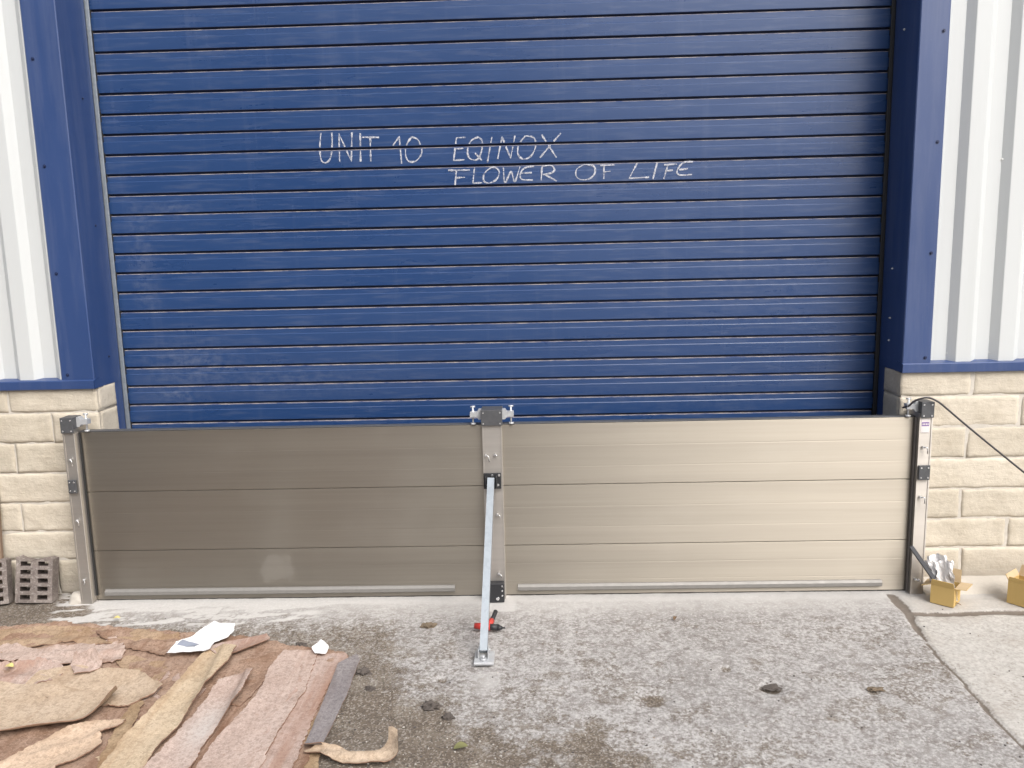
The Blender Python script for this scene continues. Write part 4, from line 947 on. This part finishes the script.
# cement dab at the foot of the left post
mb = MB(); b = bmesh.new(); bmesh.ops.create_icosphere(b, subdivisions=3, radius=1)
for v in b.verts:
    n = 1 + .25 * fbm(v.co.x * 1.5, v.co.y * 1.5, v.co.z * 1.5 + 4, 3); v.co = Vector((-2.29 + v.co.x * .055 * n, 3.735 + v.co.y * .05 * n, .004 + max(-.2, v.co.z) * .045 * n))
for f in b.faces: f.smooth = True
mb.add(b); o = mb.build('cement_lump', M['cement'], None, (-2.29, 3.735, 0)); tag(o, 'pale cement lump at the foot of the left end post', 'cement lump')

# ---- small red and black hand tool behind the brace
root = tag(empty('hand_tool', (-.215, 3.365, .0)), 'small red and black hand tool lying on the concrete behind the brace', 'tool')
M['red'] = m_plain('red_plastic', (0.50, 0.045, 0.035), .4)
mb = MB(); mb.cyl((-.225, 3.352, .022), (-.180, 3.348, .020), .013, .015, 14); mb.cyl((-.180, 3.348, .020), (-.160, 3.346, .019), .015, .007, 14); mb.cyl((-.160, 3.346, .019), (-.147, 3.345, .019), .004, .004, 8)
mb.build('barrel', M['black'], root)
mb = MB(); mb.cyl((-.285, 3.357, .025), (-.225, 3.352, .022), .012, .019, 14); mb.cyl((-.225, 3.352, .022), (-.214, 3.351, .022), .019, .014, 14); mb.tube([(-.22, 3.36, .024), (-.216, 3.385, .024), (-.21, 3.405, .026)], .014, 10); mb.build('housing', M['red'], root)
mb = MB(); mb.tube([(-.211, 3.400, .026), (-.203, 3.435, .030), (-.194, 3.470, .040)], .010, 10); mb.build('handle', M['black'], root)

# ---- clods, leaves and grit
M['clod'] = m_plain('dark_soil_clod', (0.085, 0.072, 0.064), .95, 0, .5, 60, .5)
M['clod2'] = m_plain('brown_soil_clod', (0.15, 0.115, 0.08), .95, 0, .4, 60, .5)
def clod(name, x, y, sx, sy, sz, mat, label, cat, seed):
    b = bmesh.new(); bmesh.ops.create_icosphere(b, subdivisions=3, radius=1)
    for v in b.verts:
        n = 1 + .75 * fbm(v.co.x * 2 + seed, v.co.y * 2, v.co.z * 2, 4); v.co = Vector((v.co.x * sx * n, v.co.y * sy * n, max(-.3, v.co.z) * sz * n))
    mb = MB(); mb.add(b); o = mb.build(name, mat); o.location = (x, y, relief(x, y) + .002); return tag(o, label, cat)
clod('soil_clod', -.713, 3.007, .030, .022, .016, M['clod'], 'dark wet soil clod beside the top of the grey cardboard strip', 'clod', 1)
clod('soil_clod', -.660, 2.883, .018, .014, .010, M['clod'], 'small dark soil clod halfway along the grey cardboard strip', 'clod', 5)
clod('soil_clod', -.405, 2.752, .036, .024, .016, M['clod'], 'dark clod with pale flecks between the brace foot and the curled brown strip', 'clod', 9)
clod('soil_clod', -.334, 2.679, .022, .016, .010, M['clod'], 'small dark clod just in front of the flecked clod', 'clod', 13)
clod('soil_clod', -.501, 3.412, .034, .020, .014, M['clod2'], 'brown soil clod on pale concrete left of the brace', 'clod', 17)
clod('soil_clod', 1.269, 2.842, .030, .016, .005, M['clod2'], 'flat dark clod on the concrete near the long joint at the right', 'clod', 21)
clod('soil_clod', -1.034, 3.243, .024, .018, .016, M['clod'], 'black soil clod at the back corner of the pinkish panels', 'clod', 25)
clod('soil_clod', .890, 2.868, .030, .018, .004, M['clod'], 'dark crumb of soil in a shallow pit right of the middle', 'clod', 29)
def leaf(x, y, l, wd, rz, mat, label, z=None, cat='leaf', name='fallen_leaf'):
    mb = MB(); rows = []
    for i in range(9):
        t = i / 8; hw = wd * math.sin(math.pi * min(1, t * .98 + .01)) ** .7
        rows.append([mb.bm.verts.new(((t - .5) * l, s * hw, .004 + .25 * abs(s) * hw + .006 * math.sin(t * 3))) for s in (-1, -.5, 0, .5, 1)])
    for a, b in zip(rows, rows[1:]):
        for k in range(4): mb.bm.faces.new((a[k], b[k], b[k + 1], a[k + 1])).smooth = True
    o = mb.build(name, mat); o.location = (x, y, (field(x, y) if z is None else 0) + (z if z is not None else .012)); o.rotation_euler = (0, 0, rz); return tag(o, label, cat)
M['yleaf'] = m_plain('yellow_leaf', (0.60, 0.52, 0.20), .6); M['bleaf'] = m_plain('brown_leaf', (0.16, 0.10, 0.055), .7); M['gleaf'] = m_plain('dull_green_leaf', (0.18, 0.18, 0.075), .7)
leaf(-1.976, 3.492, .034, .013, .2, M['yleaf'], 'yellow leaf on the dirt behind the ochre wet strip', .012)
leaf(-2.186, 3.030, .040, .016, -.1, M['yleaf'], 'yellow leaf on wet brown cardboard at the left edge', .022)
leaf(.622, 3.444, .040, .008, 1.2, M['bleaf'], 'thin brown leaf on the pale concrete right of the brace', .004)
leaf(-.270, 2.480, .050, .018, .3, M['gleaf'], 'dull green leaf on the dirty concrete right of the curled brown strip', .006)
leaf(1.94, 3.555, .045, .007, -.7, M['bleaf'], 'thin brown twig-like leaf between the two cardboard boxes', .004)
# loose grit: nobody could count it
mb = MB(); protos = []
for k in range(4):
    b = bmesh.new(); bmesh.ops.create_icosphere(b, subdivisions=1, radius=1)
    protos.append(([v.co * (1 + .5 * fbm(v.co.x * 2 + k * 7, v.co.y * 2, v.co.z, 2)) for v in b.verts], [[v.index for v in f.verts] for f in b.faces])); b.free()
V, F, MI = [], [], []; cnt = 0
while cnt < 6000:
    x, y = random.uniform(-2.5, 1.9), random.uniform(2.2, 3.64)
    n = fbm(x * 2.3, y * 2.3, 1.0, 4); dens = .08 + .95 * sstep(.3, -.5, x + .5 * n) * sstep(3.25, 2.5, y) + .2 * sstep(3.2, 2.6, y)
    if random.random() > dens: continue
    cnt += 1; pv, pf = random.choice(protos); s = .0010 + .0036 * random.random() ** 6; a = random.random() * 6.28; c, s_ = math.cos(a), math.sin(a); zz = relief(x, y) - .001; bs = len(V)
    for p in pv: V.append((x + s * (p.x * c - p.y * s_), y + s * (p.x * s_ + p.y * c), zz + s * (p.z * .7 + .5)))
    mi = random.choice((0, 0, 0, 1, 1, 2, 2))
    for f in pf: F.append([bs + q for q in f]); MI.append(mi)
me2 = bpy.data.meshes.new('grit'); me2.from_pydata(V, [], F); me2.polygons.foreach_set('material_index', MI)
for m in (m_plain('grit_pale', (0.42, 0.40, 0.37), .9, 0, .25, 90), m_plain('grit_brown', (0.24, 0.20, 0.16), .9, 0, .3, 90), m_plain('grit_dark', (0.09, 0.08, 0.075), .9, 0, .3, 90)): me2.materials.append(m)
go = bpy.data.objects.new('grit', me2); COL.objects.link(go); tag(go, 'loose grit and small chippings scattered over the worn concrete', 'grit', kind='stuff')
mb.bm.free()
for o in list(SC.objects):
    if '_local' in o.keys(): del o['_local']
